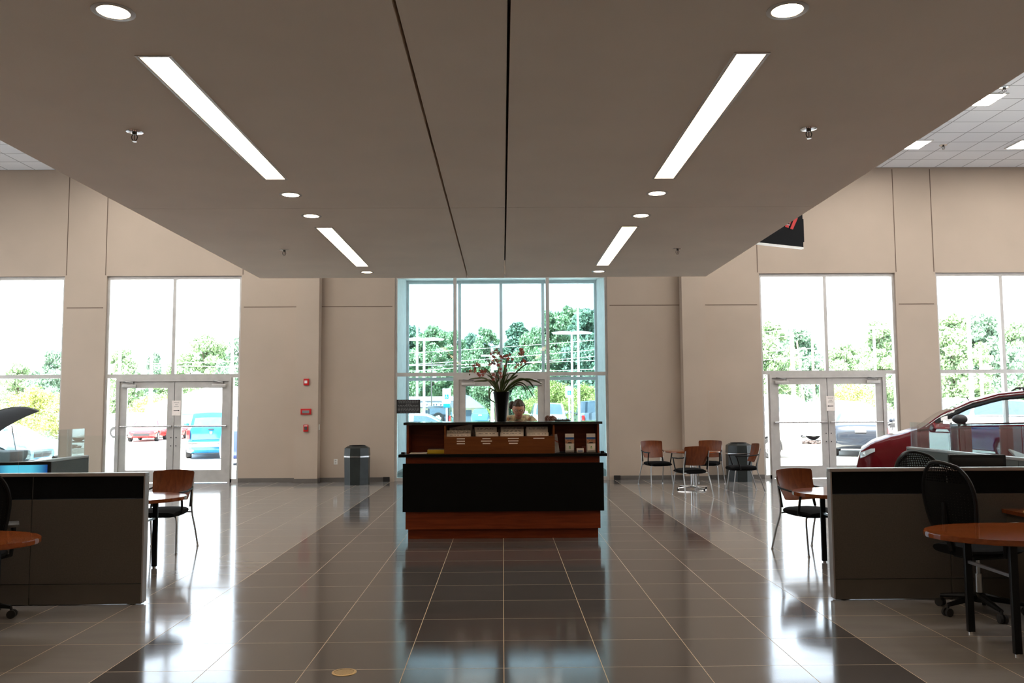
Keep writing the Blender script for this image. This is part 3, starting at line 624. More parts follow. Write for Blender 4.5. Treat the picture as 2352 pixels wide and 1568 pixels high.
for i, (x, y) in enumerate(FL):
    if i in (0, 4, 14, 59, 60): MB().ball(PX(x, y, rr.uniform(-.05, .05)), .009, 8, (1, 1, 1.3)).build('bud', STEMM, t); continue
    mb = MB(); flower(mb, PX(x, y, rr.uniform(-.14, .12)), rr.uniform(.025, .034)); mb.build('blossom', PETAL, t)

# ================================================================== SEATING
def guest_chair(label, loc, rz, group, steel=None, proto=[]):
    if proto: return dup(proto[0], label, loc, rz, group)
    t = thing('guest_chair', label, 'chair', loc, rz, group); proto.append(t)
    # seat, front is -y
    rows = []
    for i in range(9):
        u = i/8; y = -.26+u*.48; hw = .235-.035*(2*u-1)**2*(1 if u > .5 else .6)
        zt = .474+.012*math.cos(PI*(u-.45))-(.022*max(0, (.2-u)/.2)**2)
        zb = .385+.014*abs(2*u-1)**3
        r_ = []
        for k in range(16):
            a = 2*PI*k/16; c_, s_ = math.cos(a), math.sin(a); sx = math.copysign(abs(c_)**.5, c_)*hw; sz = (zt+zb)/2+math.copysign(abs(s_)**.8, s_)*(zt-zb)/2
            r_.append((sx, y, sz))
        rows.append(r_)
    mb = MB(); mb.grid(rows, wrap=True); mb.f += [tuple(range(15, -1, -1)), tuple(range(8*16, 9*16))]; mb.sm += [True, True]; mb.build('seat', BLACKF, t)
    rows = []; back = []
    for i in range(11):
        u = i/10; z = .555+.335*u; hw = .205+.035*math.sin(u*PI/2)-(.012*max(0, u-.9)*10); r_ = []; b_ = []
        for k in range(13):
            s_ = -1+2*k/12; y = .205+.105*u-.05*(1-s_*s_)*-1-.05+.02*math.sin(u*PI); zz = z+(-.015*(1-s_*s_) if i == 0 else 0)+(-.012*s_*s_ if i == 10 else 0)
            r_.append((s_*hw, y, zz)); b_.append((s_*hw, y+.012, zz))
        rows.append(r_); back.append(list(reversed(b_)))
    mb = MB(); mb.grid(rows); mb.grid(back)
    ed = [r_[0] for r_ in rows]+[p for p in rows[-1][1:]]+[r_[-1] for r_ in reversed(rows[:-1])]+[p for p in reversed(rows[0][1:-1])]
    e2 = [(p[0], p[1]+.012, p[2]) for p in ed]; mb.grid([ed+[ed[0]], e2+[e2[0]]], False); mb.build('backrest', CHAIRWOOD, t)
    for s_ in (-1, 1):
        MB().tube([(s_*.225, .20, .47), (s_*.222, .225, .56), (s_*.215, .262, .70)], [.016, .015, .012], 8).build('back_bracket', BLACKP, t)
        pts = curve_pts([Vector(p) for p in ((s_*.225, .285, .80), (s_*.228, .25, .66), (s_*.238, .21, .43), (s_*.255, .275, .22), (s_*.27, .335, .012))], 14)
        l = MB().tube(pts, .0105, 10).build('leg', STEEL, t); MB().cyl((s_*.27, .335, 0), (s_*.27, .335, .016), .014, n=12).build('glide', CHROME, l)
        pts = curve_pts([Vector(p) for p in ((s_*.10, -.155, .405), (s_*.185, -.175, .402), (s_*.215, -.19, .36), (s_*.228, -.215, .18), (s_*.24, -.245, .012))], 14)
        l = MB().tube(pts, .0105, 10).build('leg', STEEL, t); MB().cyl((s_*.24, -.245, 0), (s_*.24, -.245, .016), .014, n=12).build('glide', CHROME, l)
        mb = MB(); mb.box(s_*.255-.022, s_*.255+.022, -.20, .02, .655, .675, bev=.008); mb.tube([(s_*.255, .0, .664), (s_*.24, .20, .68), (s_*.222, .262, .695)], .011, 8); mb.tube([(s_*.255, -.17, .66), (s_*.252, -.14, .56), (s_*.242, -.10, .43), (s_*.20, -.08, .415)], .013, 8)
        mb.build('armrest', BLACKP, t)
    MB().tube([(-.238, .21, .41), (.238, .21, .41)], .009, 8).tube([(-.19, -.175, .402), (.19, -.175, .402)], .009, 8).tube([(-.15, -.17, .402), (-.15, .21, .408)], .009, 8).tube([(.15, -.17, .402), (.15, .21, .408)], .009, 8).build('under_frame', STEEL, t)
    return t
GG = 'wood-backed guest chairs with black seats'
guest_chair('wood-backed guest chair at the left table behind the low partition', (-3.86, 9.80, 0), 0, GG)
guest_chair('wood-backed guest chair beside the right partition, at the half-round table', (3.38, 9.38, 0), R(19), GG)
guest_chair('wood-backed chair behind the cafe table on the left, facing it', (3.14, 17.35, 0), R(14), GG)
guest_chair('wood-backed chair turned away from the viewer, in front of the cafe table', (3.38, 15.35, 0), R(194), GG)
guest_chair('wood-backed chair behind the cafe table on the right, half hidden by it', (4.19, 17.35, 0), R(-24), GG)
guest_chair('wood-backed chair seen from the side in front of the dark bin, facing left', (4.50, 16.0, 0), R(-90), GG)

# cafe table
t = thing('cafe_table', 'round wooden cafe table on a steel pedestal among four chairs', 'table', (3.66, 16.5, 0))
MB().lathe([(.001, .705), (.53, .705), (.545, .712), (.545, .73), (.535, .735), (.001, .735)], n=56).build('tabletop', TOPWOOD, t)
MB().cyl((0,0,.03), (0,0,.70), .028, n=18).lathe([(.001, .69), (.12, .69), (.12, .705), (.001, .705)], n=24).cyl((.07,.03,.03), (.07,.03,.70), .018, n=12).build('pedestal', CHROME, t)
for k in range(4):
    a = R(28+90*k); c_, s_ = math.cos(a), math.sin(a)
    l = MB().tube([(0, 0, .055), (.15*c_, .15*s_, .045), (.36*c_, .36*s_, .03)], [.024, .02, .014], 8).build('foot', CHROME, t); MB().cyl((.35*c_, .35*s_, 0), (.35*c_, .35*s_, .024), .016, n=10).build('glide', BLACKP, l)

# task chair
def task_chair(label, loc, rz, group, proto=[]):
    if proto: return dup(proto[0], label, loc, rz, group)
    t = thing('task_chair', label, 'office chair', loc, rz, group); proto.append(t)
    mb = MB(); mb.lathe([(.001, .09), (.05, .09), (.055, .10), (.05, .14), (.03, .16), (.001, .16)], n=20); mb.build('hub', BLACKP, t)
    for k in range(5):
        a = 2*PI*k/5+.3; c_, s_ = math.cos(a), math.sin(a)
        l = MB().tube([(.03*c_, .03*s_, .125), (.17*c_, .17*s_, .105), (.30*c_, .30*s_, .085)], [.028, .022, .016], 8).build('base_arm', BLACKP, t)
        mb = MB(); n_ = Vector((-s_, c_, 0)); cc = Vector((.31*c_, .31*s_, .032))
        for q in (-1, 1): mb.tube([cc+n_*(q*.008), cc+n_*(q*.028)], .032, 16)
        mb.cyl(cc+Vector((0, 0, .0)), cc+Vector((-.01*c_, -.01*s_, .06)), .010, n=8); mb.build('caster', RUBBER, l)
    MB().cyl((0,0,.14), (0,0,.30), .026, n=14).cyl((0,0,.28), (0,0,.43), .015, n=12).build('gas_lift', STEEL, t)
    mb = MB(); mb.box(-.10, .10, -.12, .14, .42, .455, bev=.01); mb.tube([(.10, -.02, .43), (.24, -.04, .425), (.30, -.05, .42)], .006, 6); mb.build('mechanism', BLACKP, t)
    rows = []
    for i in range(9):
        u = i/8; y = -.26+u*.50; hw = .25*(1-.22*abs(2*u-1)**3); zt = .525-(.03*max(0, (.25-u)/.25)**2); r_ = []
        for k in range(16):
            a = 2*PI*k/16; c_, s_ = math.cos(a), math.sin(a); r_.append((math.copysign(abs(c_)**.6, c_)*hw, y, .49+math.copysign(abs(s_)**.8, s_)*(zt-.49)))
        rows.append(r_)
    mb = MB(); mb.grid(rows, wrap=True); mb.f += [tuple(range(15, -1, -1)), tuple(range(8*16, 9*16))]; mb.sm += [True, True]; mb.build('seat', BLACKF, t)
    def bp(s_, u):      # back surface, rounded at the top and the foot
        k = max(0, (u-.50)/.50); z = .60+.56*u; hw = .248*(.82+.18*math.sin(PI*min(u, .6)*.85))*math.sqrt(1-.70*k*k)*(1-.25*max(0, (.15-u)/.15)**2)
        return Vector((s_*hw, .17+.16*u+.03*math.cos(PI*u)+.055*(1-s_*s_), z-.035*s_*s_*k*k))
    out = [bp(-1, u/20) for u in range(21)]+[bp(-1+2*k/12, 1) for k in range(1, 12)]+[bp(1, u/20) for u in range(20, -1, -1)]+[bp(1-2*k/12, 0) for k in range(1, 12)]
    MB().tube(out, .0155, 8, closed=True).build('back_frame', BLACKP, t)
    # mesh: a perforated sheet of small hexagon-like holes
    mb = MB(); nu, ns = 26, 18
    P = [[bp(-.97+1.94*j/ns, .02+.96*i/nu) for j in range(ns+1)] for i in range(nu+1)]
    for i in range(nu):
        for j in range(ns):
            a, b, c_, d = P[i][j], P[i][j+1], P[i+1][j+1], P[i+1][j]; m_ = (a+b+c_+d)/4; f = .55 if i > 18 else .08
            ia, ib, ic, id_ = [m_+(q-m_)*f for q in (a, b, c_, d)]
            mb.add([a, b, c_, d, ia, ib, ic, id_], [(0,1,5,4), (1,2,6,5), (2,3,7,6), (3,0,4,7)])
    mb.build('back_mesh', BLACKF, t, flip=False)
    MB().tube([(0, .10, .44), (0, .24, .50), (0, .30, .70), (0, .30, .85)], [.03, .03, .022, .018], 8).build('back_support', BLACKP, t)
    for s_ in (-1, 1):
        mb = MB(); mb.tube([(s_*.12, .02, .44), (s_*.27, .02, .47), (s_*.285, .02, .60), (s_*.28, .02, .69)], .018, 8); a_ = mb.build('arm_post', BLACKP, t)
        MB().box(s_*.28-.042, s_*.28+.042, -.14, .12, .69, .715, bev=.011).build('arm_pad', mat('arm_pad', (.05, .046, .044), .5), a_)
    return t
TG = 'black mesh office chairs at the workstations'
task_chair('black mesh office chair in front of the right partition', (3.66, 6.60, 0), R(107), TG)
task_chair('black mesh office chair behind the right partition, only the back top showing', (3.88, 7.60, 0), R(8), TG)
task_chair('black office chair at the left edge, in front of the left partition', (-4.10, 6.66, 0), R(-150), TG)

# ================================================================== WORKSTATIONS
def dtop(label, xt, sgn, y0, y1, length, loc_leg, group):
    yc, hw = (y0+y1)/2, (y1-y0)/2; t = thing('peninsula_table', label, 'table', (xt, yc, 0), group=group); pts = []; a_ = .62
    for k in range(25):
        a = -PI/2+PI*k/24; pts.append((sgn*(a_-a_*math.cos(a)), hw*math.sin(a)))
    pts.append((sgn*length, hw)); pts.append((sgn*length, -hw))
    bm = bmesh.new(); vs = [bm.verts.new((x, y, .705)) for x, y in pts]; f = bm.faces.new(vs); ex = bmesh.ops.extrude_face_region(bm, geom=[f]); bmesh.ops.translate(bm, vec=(0,0,.035), verts=[v for v in ex['geom'] if isinstance(v, bmesh.types.BMVert)])
    bm.normal_update(); bmesh.ops.bevel(bm, geom=[e for e in bm.edges if abs(e.verts[0].co.z-e.verts[1].co.z) < 1e-4], offset=.005, segments=2, affect='EDGES'); bmesh.ops.recalc_face_normals(bm, faces=bm.faces)
    me = bpy.data.meshes.new('tabletop'); bm.to_mesh(me); bm.free(); me.materials.append(TOPWOOD); o = bpy.data.objects.new('tabletop', me); col.objects.link(o); o.parent = t
    lx = loc_leg-xt
    for q in (-1, 1):
        MB().box(lx-.024, lx+.024, q*.27-.016, q*.27+.016, .012, .705, bev=.004).build('leg', BLACKP, t); MB().cyl((lx, q*.27, 0), (lx, q*.27, .014), .017, n=12).build('glide', CHROME, t)
    MB().box(lx-.010, lx+.010, -.256, .256, .485, .505).build('crossbar', STEEL, t)
    MB().box(min(lx, sgn*length), max(lx, sgn*length), -.03, .03, .67, .704).build('under_beam', BLACKP, t)
TPG = 'half-round peninsula tables'
dtop('half-round wooden table at the right edge, nearest the viewer', 2.87, 1, 5.33, 6.20, 2.6, 3.275, TPG)
dtop('half-round wooden table at the left edge, nearest the viewer', -3.12, -1, 5.33, 6.20, 2.6, -3.53, TPG)
dtop('half-round wooden table behind the right partition', 2.90, 1, 8.02, 8.98, 1.9, 3.285, TPG)
dtop('half-round wooden table behind the left partition', -3.15, -1, 8.02, 8.98, 1.5, -3.54, TPG)
def partition(label, x0, x1, y0, y1, group, end=None, glassx=None, fab=PANELF, band=True, ztop=1.075):
    """low office partition of framed panels; runs along x or y"""
    t = thing('office_partition', label, 'partition', (x0, y0, 0), group=group); ax = 'x' if abs(x1-x0) > abs(y1-y0) else 'y'
    L_ = (x1-x0) if ax == 'x' else (y1-y0); sg = 1 if L_ > 0 else -1; L_ = abs(L_); T = .075
    def bx(mb, a, b, t0, t1, z0, z1, bev=0):
        a, b = sorted((a*sg, b*sg))
        return mb.box(a, b, t0, t1, z0, z1, bev=bev) if ax == 'x' else mb.box(t0, t1, a, b, z0, z1, bev=bev)
    n = max(1, round(L_/1.0)); pw = L_/n
    for k in range(n):
        a, b = k*pw+(.013 if k == 0 else .004), (k+1)*pw-(.004 if k < n-1 else .013)
        if band: bx(MB(), a, b, .004, T-.004, .866, ztop-.03).build('upper_band', BLACKF if fab is PANELF else fab, t)
        bx(MB(), a, b, .0, T, .175, .86 if band else ztop-.03).build('lower_panel', fab, t)
        bx(MB(), a, b, .004, T-.004, .008, .17).build('base_raceway', mat('raceway', (.09, .078, .066), .55), t)
    mb = MB(); bx(mb, 0, L_, -.003, T+.003, ztop-.028, ztop, bev=.004); mb.build('top_cap', PANELT, t)
    mb = MB(); bx(mb, 0, .012, -.003, T+.003, .018, ztop-.029); mb.build('end_trim', PANELT, t)
    mb = MB(); bx(mb, L_-.012, L_, -.003, T+.003, .018, ztop-.029); mb.build('end_trim', PANELT, t)
    mb = MB()
    for k in range(1, n): bx(mb, k*pw-.0035, k*pw+.0035, .006, T-.006, .06, ztop-.03)
    if n > 1: mb.build('panel_joint', ALUD, t)
    for k in range(n+1):
        c = min(max(k*pw, .09), L_-.09)*sg; p = (c, T/2) if ax == 'x' else (T/2, c); MB().lathe([(.02, 0), (.024, .004), (.02, .012), (.008, .014), (.008, .07)], c=(p[0], p[1], 0), n=14).build('levelling_foot', BLACKP, t)
    if glassx:
        m = round(L_/1.0)
        for k in range(m):
            a, b = glassx+(L_-glassx)*k/m+.006, glassx+(L_-glassx)*(k+1)/m-.006
            bx(MB(), a, b, T/2-.004, T/2+.004, ztop+.001, 1.382).build('glass_screen', EDGEGLASS, t)
    return t
PG = 'low office partitions with glass on top'
partition('near left partition with a black upper band, facing the viewer', -2.965, -7.6, 7.12, 7.12, PG, glassx=.19)
partition('near right partition with a black upper band, facing the viewer', 2.715, 7.6, 7.06, 7.06, PG, glassx=.07)
partition('grey glass-topped partition running away from the viewer at left', -4.87, -4.87, 9.93, 7.21, PG, fab=PANELG, band=False, glassx=.03)
partition('grey glass-topped partition running away from the viewer at right', 5.05, 5.05, 10.6, 7.15, PG, fab=PANELG, band=False, glassx=.03)
def worktop(label, x0, x1, y0, y1):
    t = thing('worktop', label, 'desk', ((x0+x1)/2, (y0+y1)/2, 0)); hx, hy = (x1-x0)/2, (y1-y0)/2
    MB().box(-hx, hx, -hy, hy, .705, .738, bev=.004).build('top', TOPWOOD, t); 
    for a_ in (-hx+.03, hx-.06): MB().box(a_, a_+.03, -hy+.05, hy-.02, 0, .705).build('end_panel', PANELF, t)
worktop('wooden worktop along the near right partition, at the right edge', 4.12, 7.4, 6.38, 7.04)
worktop('wooden worktop behind the left partition under the lit monitor', -4.78, -4.08, 7.25, 7.98)
worktop('wooden worktop behind the right partition under the dark monitor', 4.23, 5.03, 7.30, 7.98)
p = at(2345, 1170, 6.7); t = thing('notepad', 'pale yellow pad on the worktop at the right edge', 'notepad', (4.22, 6.72, .739), R(20)); MB().box(-.06, .14, -.08, .08, 0, .012).build('pad', mat('pale_pad', (.6, .5, .3), .7), t); MB().box(-.058, .138, .06, .078, .012, .014).build('binding', YELLOW, t)
def monitor(label, loc, rz, on):
    t = thing('computer_monitor', label, 'monitor', loc, rz, 'computer monitors on the workstations')
    MB().box(-.25, .25, -.012, .02, .08, .40, bev=.012).build('bezel', BLACKP, t)
    if on:
        m = bpy.data.materials.new('lit_screen'); m.use_nodes = True; n = m.node_tree; n.nodes.clear(); L = n.links.new
        tcn = n.nodes.new('ShaderNodeTexCoord'); mp = n.nodes.new('ShaderNodeMapping'); mp.inputs['Location'].default_value = (0, 0, -1.05); mp.inputs['Scale'].default_value = (4.4, 1, 3.0); g = n.nodes.new('ShaderNodeTexGradient'); g.gradient_type = 'SPHERICAL'
        r = n.nodes.new('ShaderNodeValToRGB'); e = n.nodes.new('ShaderNodeEmission'); o = n.nodes.new('ShaderNodeOutputMaterial'); r.color_ramp.elements[0].color = (.004, .03, .22, 1); r.color_ramp.elements[1].color = (.10, .55, .75, 1); r.color_ramp.elements[1].position = .6
        L(tcn.outputs['Object'], mp.inputs[0]); L(mp.outputs[0], g.inputs[0]); L(g.outputs[0], r.inputs[0]); L(r.outputs[0], e.inputs[0]); e.inputs[1].default_value = .55; L(e.outputs[0], o.inputs[0])
        sc_ = MB().box(-.222, .222, -.0135, -.012, .105, .372).build('screen', m, t)
        mb = MB()
        for i_ in range(2):
            for j_ in range(3): mb.box(-.212+i_*.022, -.202+i_*.022, -.0145, -.0135, .345-j_*.025, .355-j_*.025)
        mb.build('desktop_icons', emis('icon', (.8, .85, .9), .6), sc_)
    else: MB().box(-.222, .222, -.0135, -.012, .105, .372).build('screen', mat('dark_screen', (.02, .018, .018), .12), t)
    MB().cyl((0, .02, .01), (0, .02, .16), .022, n=14).build('stand', BLACKP, t); MB().lathe([(.001, 0), (.11, 0), (.11, .008), (.03, .014), (.001, .014)], n=28).build('foot', BLACKP, t)
monitor('computer monitor with a blue lit screen behind the left partition', (-4.30, 7.66, .7385), R(12), True)
monitor('dark computer monitor behind the right partition', (4.36, 7.80, .7385), R(-8), False)
t = thing('info_stand', 'grey stand with a tilted plate beyond the right glass screen', 'stand', (5.52, 9.0, 0)); MB().box(-.10, .10, -.12, .12, 0, .97, bev=.01).build('pedestal', PANELG, t)
MB().box(-.11, .11, -.12, .12, 0, .02, Matrix.Translation((0, 0, 1.02)) @ Matrix.Rotation(R(20), 4, 'Y') @ Matrix.Rotation(R(25), 4, 'X'), bev=.005).build('tilted_plate', mat('phone_grey', (.25, .27, .28), .4), t)

# trash cans
def can(label, loc):
    t = thing('trash_can', label, 'trash can', loc, R(22.5), group='octagonal dark trash cans'); body = mat('can_green_black', (.020, .026, .025), .35, vary=.2)
    def octo(z0, z1, r0, r1, mb): mb.tube([(0,0,z0), (0,0,z1)], [r0, r1], 8); mb.sm[-10:] = [False]*10; return mb
    octo(0.0, .57, .265, .275, MB()).build('can_body', body, t); octo(.571, .60, .284, .284, MB()).build('steel_band', CHROME, t)
    mb = octo(.60, .76, .278, .270, MB()); octo(.76, .80, .270, .20, mb); mb.build('lid', body, t); MB().lathe([(.15, .80), (.17, .80), (.17, .815), (.15, .815)], n=24).build('rim', BLACKP, t)
can('octagonal dark trash can against the wall left of the entrance', (-3.07, 18.02, 0)); can('octagonal dark trash can against the wall behind the side-facing chair', (5.03, 18.12, 0))
# ================================================================== VEHICLES
def gz(x, y):        # the car park falls away to the left
    sm = lambda v: max(0., min(1., v)); sm2 = lambda v: sm(v)**2*(3-2*sm(v))
    return -.02-.42*sm2((-x-2)/6)*sm2((y-22)/9)
def lerp(tab, x):
    if x <= tab[0][0]: return tab[0][1]
    for (a, b), (c, d) in zip(tab[:-1], tab[1:]):
        if x <= c: f = (x-a)/(c-a); f = f*f*(3-2*f)*.5+f*.5; return b+(d-b)*f
    return tab[-1][1]
TYPES = {   # u runs from the nose (0) to the tail (1); top of the lower body, then the cab rail
 'sedan': dict(L=4.75, W=1.83, top=[(0, .56), (.03, .70), (.10, .80), (.27, .93), (.33, .96), (.80, 1.00), (.93, 1.02), (.98, .98), (1, .62)], cab=[(.27, .93), (.42, 1.38), (.52, 1.45), (.64, 1.43), (.83, 1.02)], wr=.60, fr=(.165, .79), r=.325, pil=(.54, .72)),
 'suv': dict(L=4.95, W=1.92, top=[(0, .62), (.02, .86), (.06, 1.0), (.24, 1.16), (.30, 1.19), (.95, 1.24), (.985, 1.2), (1, .70)], cab=[(.235, 1.15), (.385, 1.66), (.46, 1.76), (.60, 1.795), (.80, 1.77), (.90, 1.72), (.975, 1.22)], wr=.66, fr=(.185, .78), r=.375, pil=(.50, .70, .86)),
 'wagon': dict(L=5.1, W=1.95, top=[(0, .55), (.015, .78), (.06, .93), (.12, 1.03), (.20, 1.15), (.26, 1.18), (.95, 1.22), (.985, 1.2), (1, .70)], cab=[(.185, 1.13), (.285, 1.45), (.36, 1.62), (.44, 1.73), (.54, 1.78), (.80, 1.77), (.92, 1.70), (.98, 1.22)], wr=.66, fr=(.19, .79), r=.36, pil=(.555, .72, .87)),
 'van': dict(L=5.4, W=2.0, top=[(0, .62), (.02, .9), (.08, 1.08), (.15, 1.22), (.95, 1.3), (.99, 1.28), (1, .7)], cab=[(.13, 1.18), (.25, 1.95), (.32, 2.12), (.60, 2.17), (.93, 2.15), (.985, 1.3)], wr=.8, fr=(.15, .78), r=.36, pil=(.40, .62, .82)),
 'pickup': dict(L=5.7, W=2.0, top=[(0, .72), (.015, 1.0), (.05, 1.10), (.22, 1.20), (.28, 1.22), (.60, 1.26), (.62, 1.30), (.97, 1.32), (.99, 1.32), (1, .74)], cab=[(.225, 1.2), (.32, 1.72), (.38, 1.86), (.55, 1.89), (.585, 1.84), (.60, 1.27)], wr=.70, fr=(.165, .79), r=.40, pil=(.44,)),
 'jeep': dict(L=4.3, W=1.85, top=[(0, .80), (.02, 1.06), (.30, 1.16), (.34, 1.17), (.97, 1.2), (1, 1.1)], cab=[(.31, 1.16), (.37, 1.74), (.42, 1.84), (.93, 1.86), (.97, 1.80), (.985, 1.2)], wr=.76, fr=(.15, .76), r=.41, pil=(.55, .76)),
}
PAINT = {}
def paint(nm, c, rough=.18, metal=.0):
    if nm not in PAINT: PAINT[nm] = mat('paint_'+nm, c, rough, metal, coat=.8, vary=.02)
    return PAINT[nm]
HL = mat('headlamp_glass', (.62, .68, .72), .08, .3, coat=1); TL = mat('tail_lamp', (.55, .02, .02), .15, coat=1); WHEELM = mat('wheel_alloy', (.45, .45, .46), .3, .8); PLATE = mat('licence_plate', (.75, .74, .72), .5); DARKTRIM = mat('car_dark_trim', (.02, .02, .022), .5)
def car(label, loc, rz, kind, pm, cat='car', detail=1, group=None, rims=WHEELM, glassm=None, bumper=None, hood_open=False):
    q = TYPES[kind]; L_, W_ = q['L'], q['W']; glassm = glassm or DARKGLASS
    z0 = loc[2]; t = thing({'pickup': 'pickup_truck', 'van': 'van', 'jeep': 'off_road_car', 'suv': 'suv_car', 'wagon': 'suv_car'}.get(kind, 'sedan_car'), label, cat, loc, rz, group)
    X = lambda u: L_/2-u*L_
    n = 64 if detail else 40; us = [i/n for i in range(n+1)]
    for f in q['fr']:
        for k in range(-6, 7): us.append(f+k/6*(q['r']+.06)/L_)
    us = sorted(set(round(u, 4) for u in us)); rows = []
    def halfw(u): e = abs(2*u-1); return W_/2*(1-.16*e**7-(.16*max(0, (.05-u)/.05)**1.6 if u < .05 else 0)-(.10*max(0, (u-.965)/.035)**2 if u > .965 else 0))
    for u in us:
        zt = lerp(q['top'], u); zb = .24+.10*max(0, (.06-u)/.06)+.14*max(0, (u-.95)/.05)
        if hood_open and .05 < u < .25: zt -= .10
        w_ = halfw(u); za = zb
        for f in q['fr']:
            d = (u-f)*L_; ra = q['r']+.055
            if abs(d) < ra: za = max(za, q['r']+math.sqrt(ra*ra-d*d))
        h = zt-zb; pr = [(0, zb), (.80, zb), (.955, zb+.04), (.985, zb+.20*h), (1.0, zb+.45*h), (.99, zb+.68*h), (.965, zb+.80*h), (.93, zb+.92*h), (.86, zb+.985*h), (.55, zt+.012), (0, zt+.022)]
        half = []
        for i, (a, b) in enumerate(pr): half.append((a*w_, max(b, za if a > .5 else max(zb, min(za, zb+.05)))))
        rows.append([(X(u), y, z) for y, z in half]+[(X(u), -y, z) for y, z in reversed(half[1:-1])])
    mb = MB(); mb.grid(rows, wrap=True); m_ = len(rows[0]); mb.f += [tuple(range(m_)), tuple(range((len(rows)-1)*m_+m_-1, (len(rows)-1)*m_-1, -1))]; mb.sm += [False, False]
    body = mb.build('body', pm, t)
    # cab
    cab = q['cab']; k0, k1 = cab[0][0], cab[-1][0]; nst = 40 if detail else 24
    su = [k0+(k1-k0)*(.5-.5*math.cos(PI*i/nst)) for i in range(nst+1)]
    zr = max(c[1] for c in cab); frame = MB(); wins = {}
    uw = cab[2][0] if len(cab) > 4 else cab[1][0]; ub = cab[-2][0] if kind != 'sedan' else cab[-2][0]
    roof_s = .92*(zr)
    def rail(u):
        z = lerp(cab, u); zb = lerp(q['top'], u); f = max(0, min(1, (z-.95*zb)/(zr-.95*zb))); bw = halfw(u)*.90; rw = W_/2*q['wr']*1.06
        return bw, bw+(rw-bw)*f, z, zb-.01
    pts = []
    for u in su:
        bw, rw, z, zb = rail(u); z = max(z, zb+.002)
        side = lambda s_, f: (X(u), s_*(bw+(rw-bw)*f**1.25), zb+(z-zb)*f)
        row = [side(1, f) for f in (0, .07, .5, .90, 1.0)]+[(X(u), rw*g, z+(.018 if kind == 'wagon' else .045)*(1-g*g)*min(1, (z-zb)/.3)) for g in (.86, .45, 0, -.45, -.86)]+[side(-1, f) for f in (1.0, .90, .5, .07, 0)]
        pts.append(row)
    xw = .0; zmax = zr-.06
    for i in range(nst):
        um = (su[i]+su[i+1])/2; ht = lerp(cab, um)-lerp(q['top'], um); slope = abs(lerp(cab, su[i+1])-lerp(cab, su[i]))/(L_*(su[i+1]-su[i]))
        pil = any(abs(um-p_) < (.011 if p_ != q['pil'][0] else .012) for p_ in q['pil'])
        for j in range(14):
            key = None
            if j in (1, 2) or j in (11, 12):
                if ht > .14 and not pil and um > k0+.035 and um < k1-.025: key = ('side', j > 6, sum(um > p_ for p_ in q['pil']))
            elif 5 <= j <= 8:
                if um < uw-.005 and i > 0: key = ('front',)
                elif um > ub+.004 and i < nst-1 and kind != 'van': key = ('rear',)
            f = [pts[i][j], pts[i][j+1], pts[i+1][j+1], pts[i+1][j]]
            (wins.setdefault(key, MB()) if key else frame).add(f, [(0, 1, 2, 3)], True)
    frame.build('cab_frame', pm, t, flip=False)
    for key, mb in sorted(wins.items()): mb.build({'side': 'side_window', 'front': 'windshield', 'rear': 'rear_window'}[key[0]], glassm, t, flip=False)
    # wheels
    for f in q['fr']:
        for s_ in (-1, 1):
            y = s_*(W_/2-.13); r = q['r']; c = (X(f), y, r)
            mb = MB(); M = Matrix.Translation(c) @ Matrix.Rotation(R(90), 4, 'X'); mb.lathe([(r*.62, -.10), (r*.93, -.11), (r, -.08), (r, .08), (r*.93, .11), (r*.62, .10)], n=28, M=M); wh = mb.build('wheel', RUBBER, t)
            mb = MB(); mb.lathe([(.01, .06), (r*.16, .07), (r*.20, .045), (r*.24, .03), (r*.55, .04), (r*.63, .085), (r*.64, -.09), (.01, -.05)], n=28, M=M @ Matrix.Rotation(0 if s_ < 0 else PI, 4, 'X'))
            for k in range(5):
                a = 2*PI*k/5; Mk = M @ Matrix.Rotation(0 if s_ < 0 else PI, 4, 'X') @ Matrix.Rotation(a, 4, 'Z'); mb.box(r*.10, r*.60, -.035, .035, .045, .095, Mk)
            mb.build('rim', rims, wh)
    nz = lerp(q['top'], .03)
    for s_ in (-1, 1):
        if kind == 'pickup' or kind == 'jeep':
            MB().box(L_/2-.16, L_/2+.004, s_*(W_/2-.32)-.14, s_*(W_/2-.32)+.14, nz-.24, nz-.06, bev=.02).build('headlight', HL, t)
            MB().box(-L_/2-.012, -L_/2+.10, s_*(W_/2-.13)-.07, s_*(W_/2-.13)+.07, 1.24-.42, 1.24-.04, bev=.02).build('taillight', TL, t)
        else:
            for nm, u0, u1, ids, m_, dx in (('headlight', .006, .070, (5, 6, 7), HL, .012), ('taillight', .955, .997, (4, 5, 6, 7), TL, -.012)):
                rws = []
                for u, rw in zip(us, rows):
                    if u0 <= u <= u1:
                        f_ = (u-u0)/(u1-u0) if nm == 'headlight' else 0; sel = [rw[k] for k in ids]; zm = sel[len(sel)//2][2]
                        rws.append([(p[0]+dx, s_*(p[1]*1.004+.010), zm+(p[2]-zm)*(1-.75*f_)) for p in sel])
                mb = MB(); mb.grid(rws); mb.grid([[(p[0]-dx*1.5, p[1]-s_*.03, p[2]) for p in reversed(q_)] for q_ in rws]); mb.build(nm, m_, t, flip=False)
        if detail or kind in ('suv', 'pickup'):
            um = cab[0][0]+(.115 if kind == 'wagon' else .07); zb = lerp(q['top'], um); mb = MB(); mb.ball((X(um)-.06, s_*(W_/2+.10), zb+.13), .12, 14, ((.95, 1.0, .66) if kind == 'wagon' else (.55, 1.0, .68))); mb.tube([(X(um)-.06, s_*(W_/2-.10), zb+.03), (X(um)-.06, s_*(W_/2+.05), zb+.10)], .025, 6); mb.build('side_mirror', DARKTRIM if kind == 'wagon' else pm, t)
    gz0 = q['top'][0][1]; MB().box(L_/2-.05, L_/2+.008, -W_*.26, W_*.26, gz0-.20, gz0-.03, bev=.02).build('grille', DARKTRIM, t)
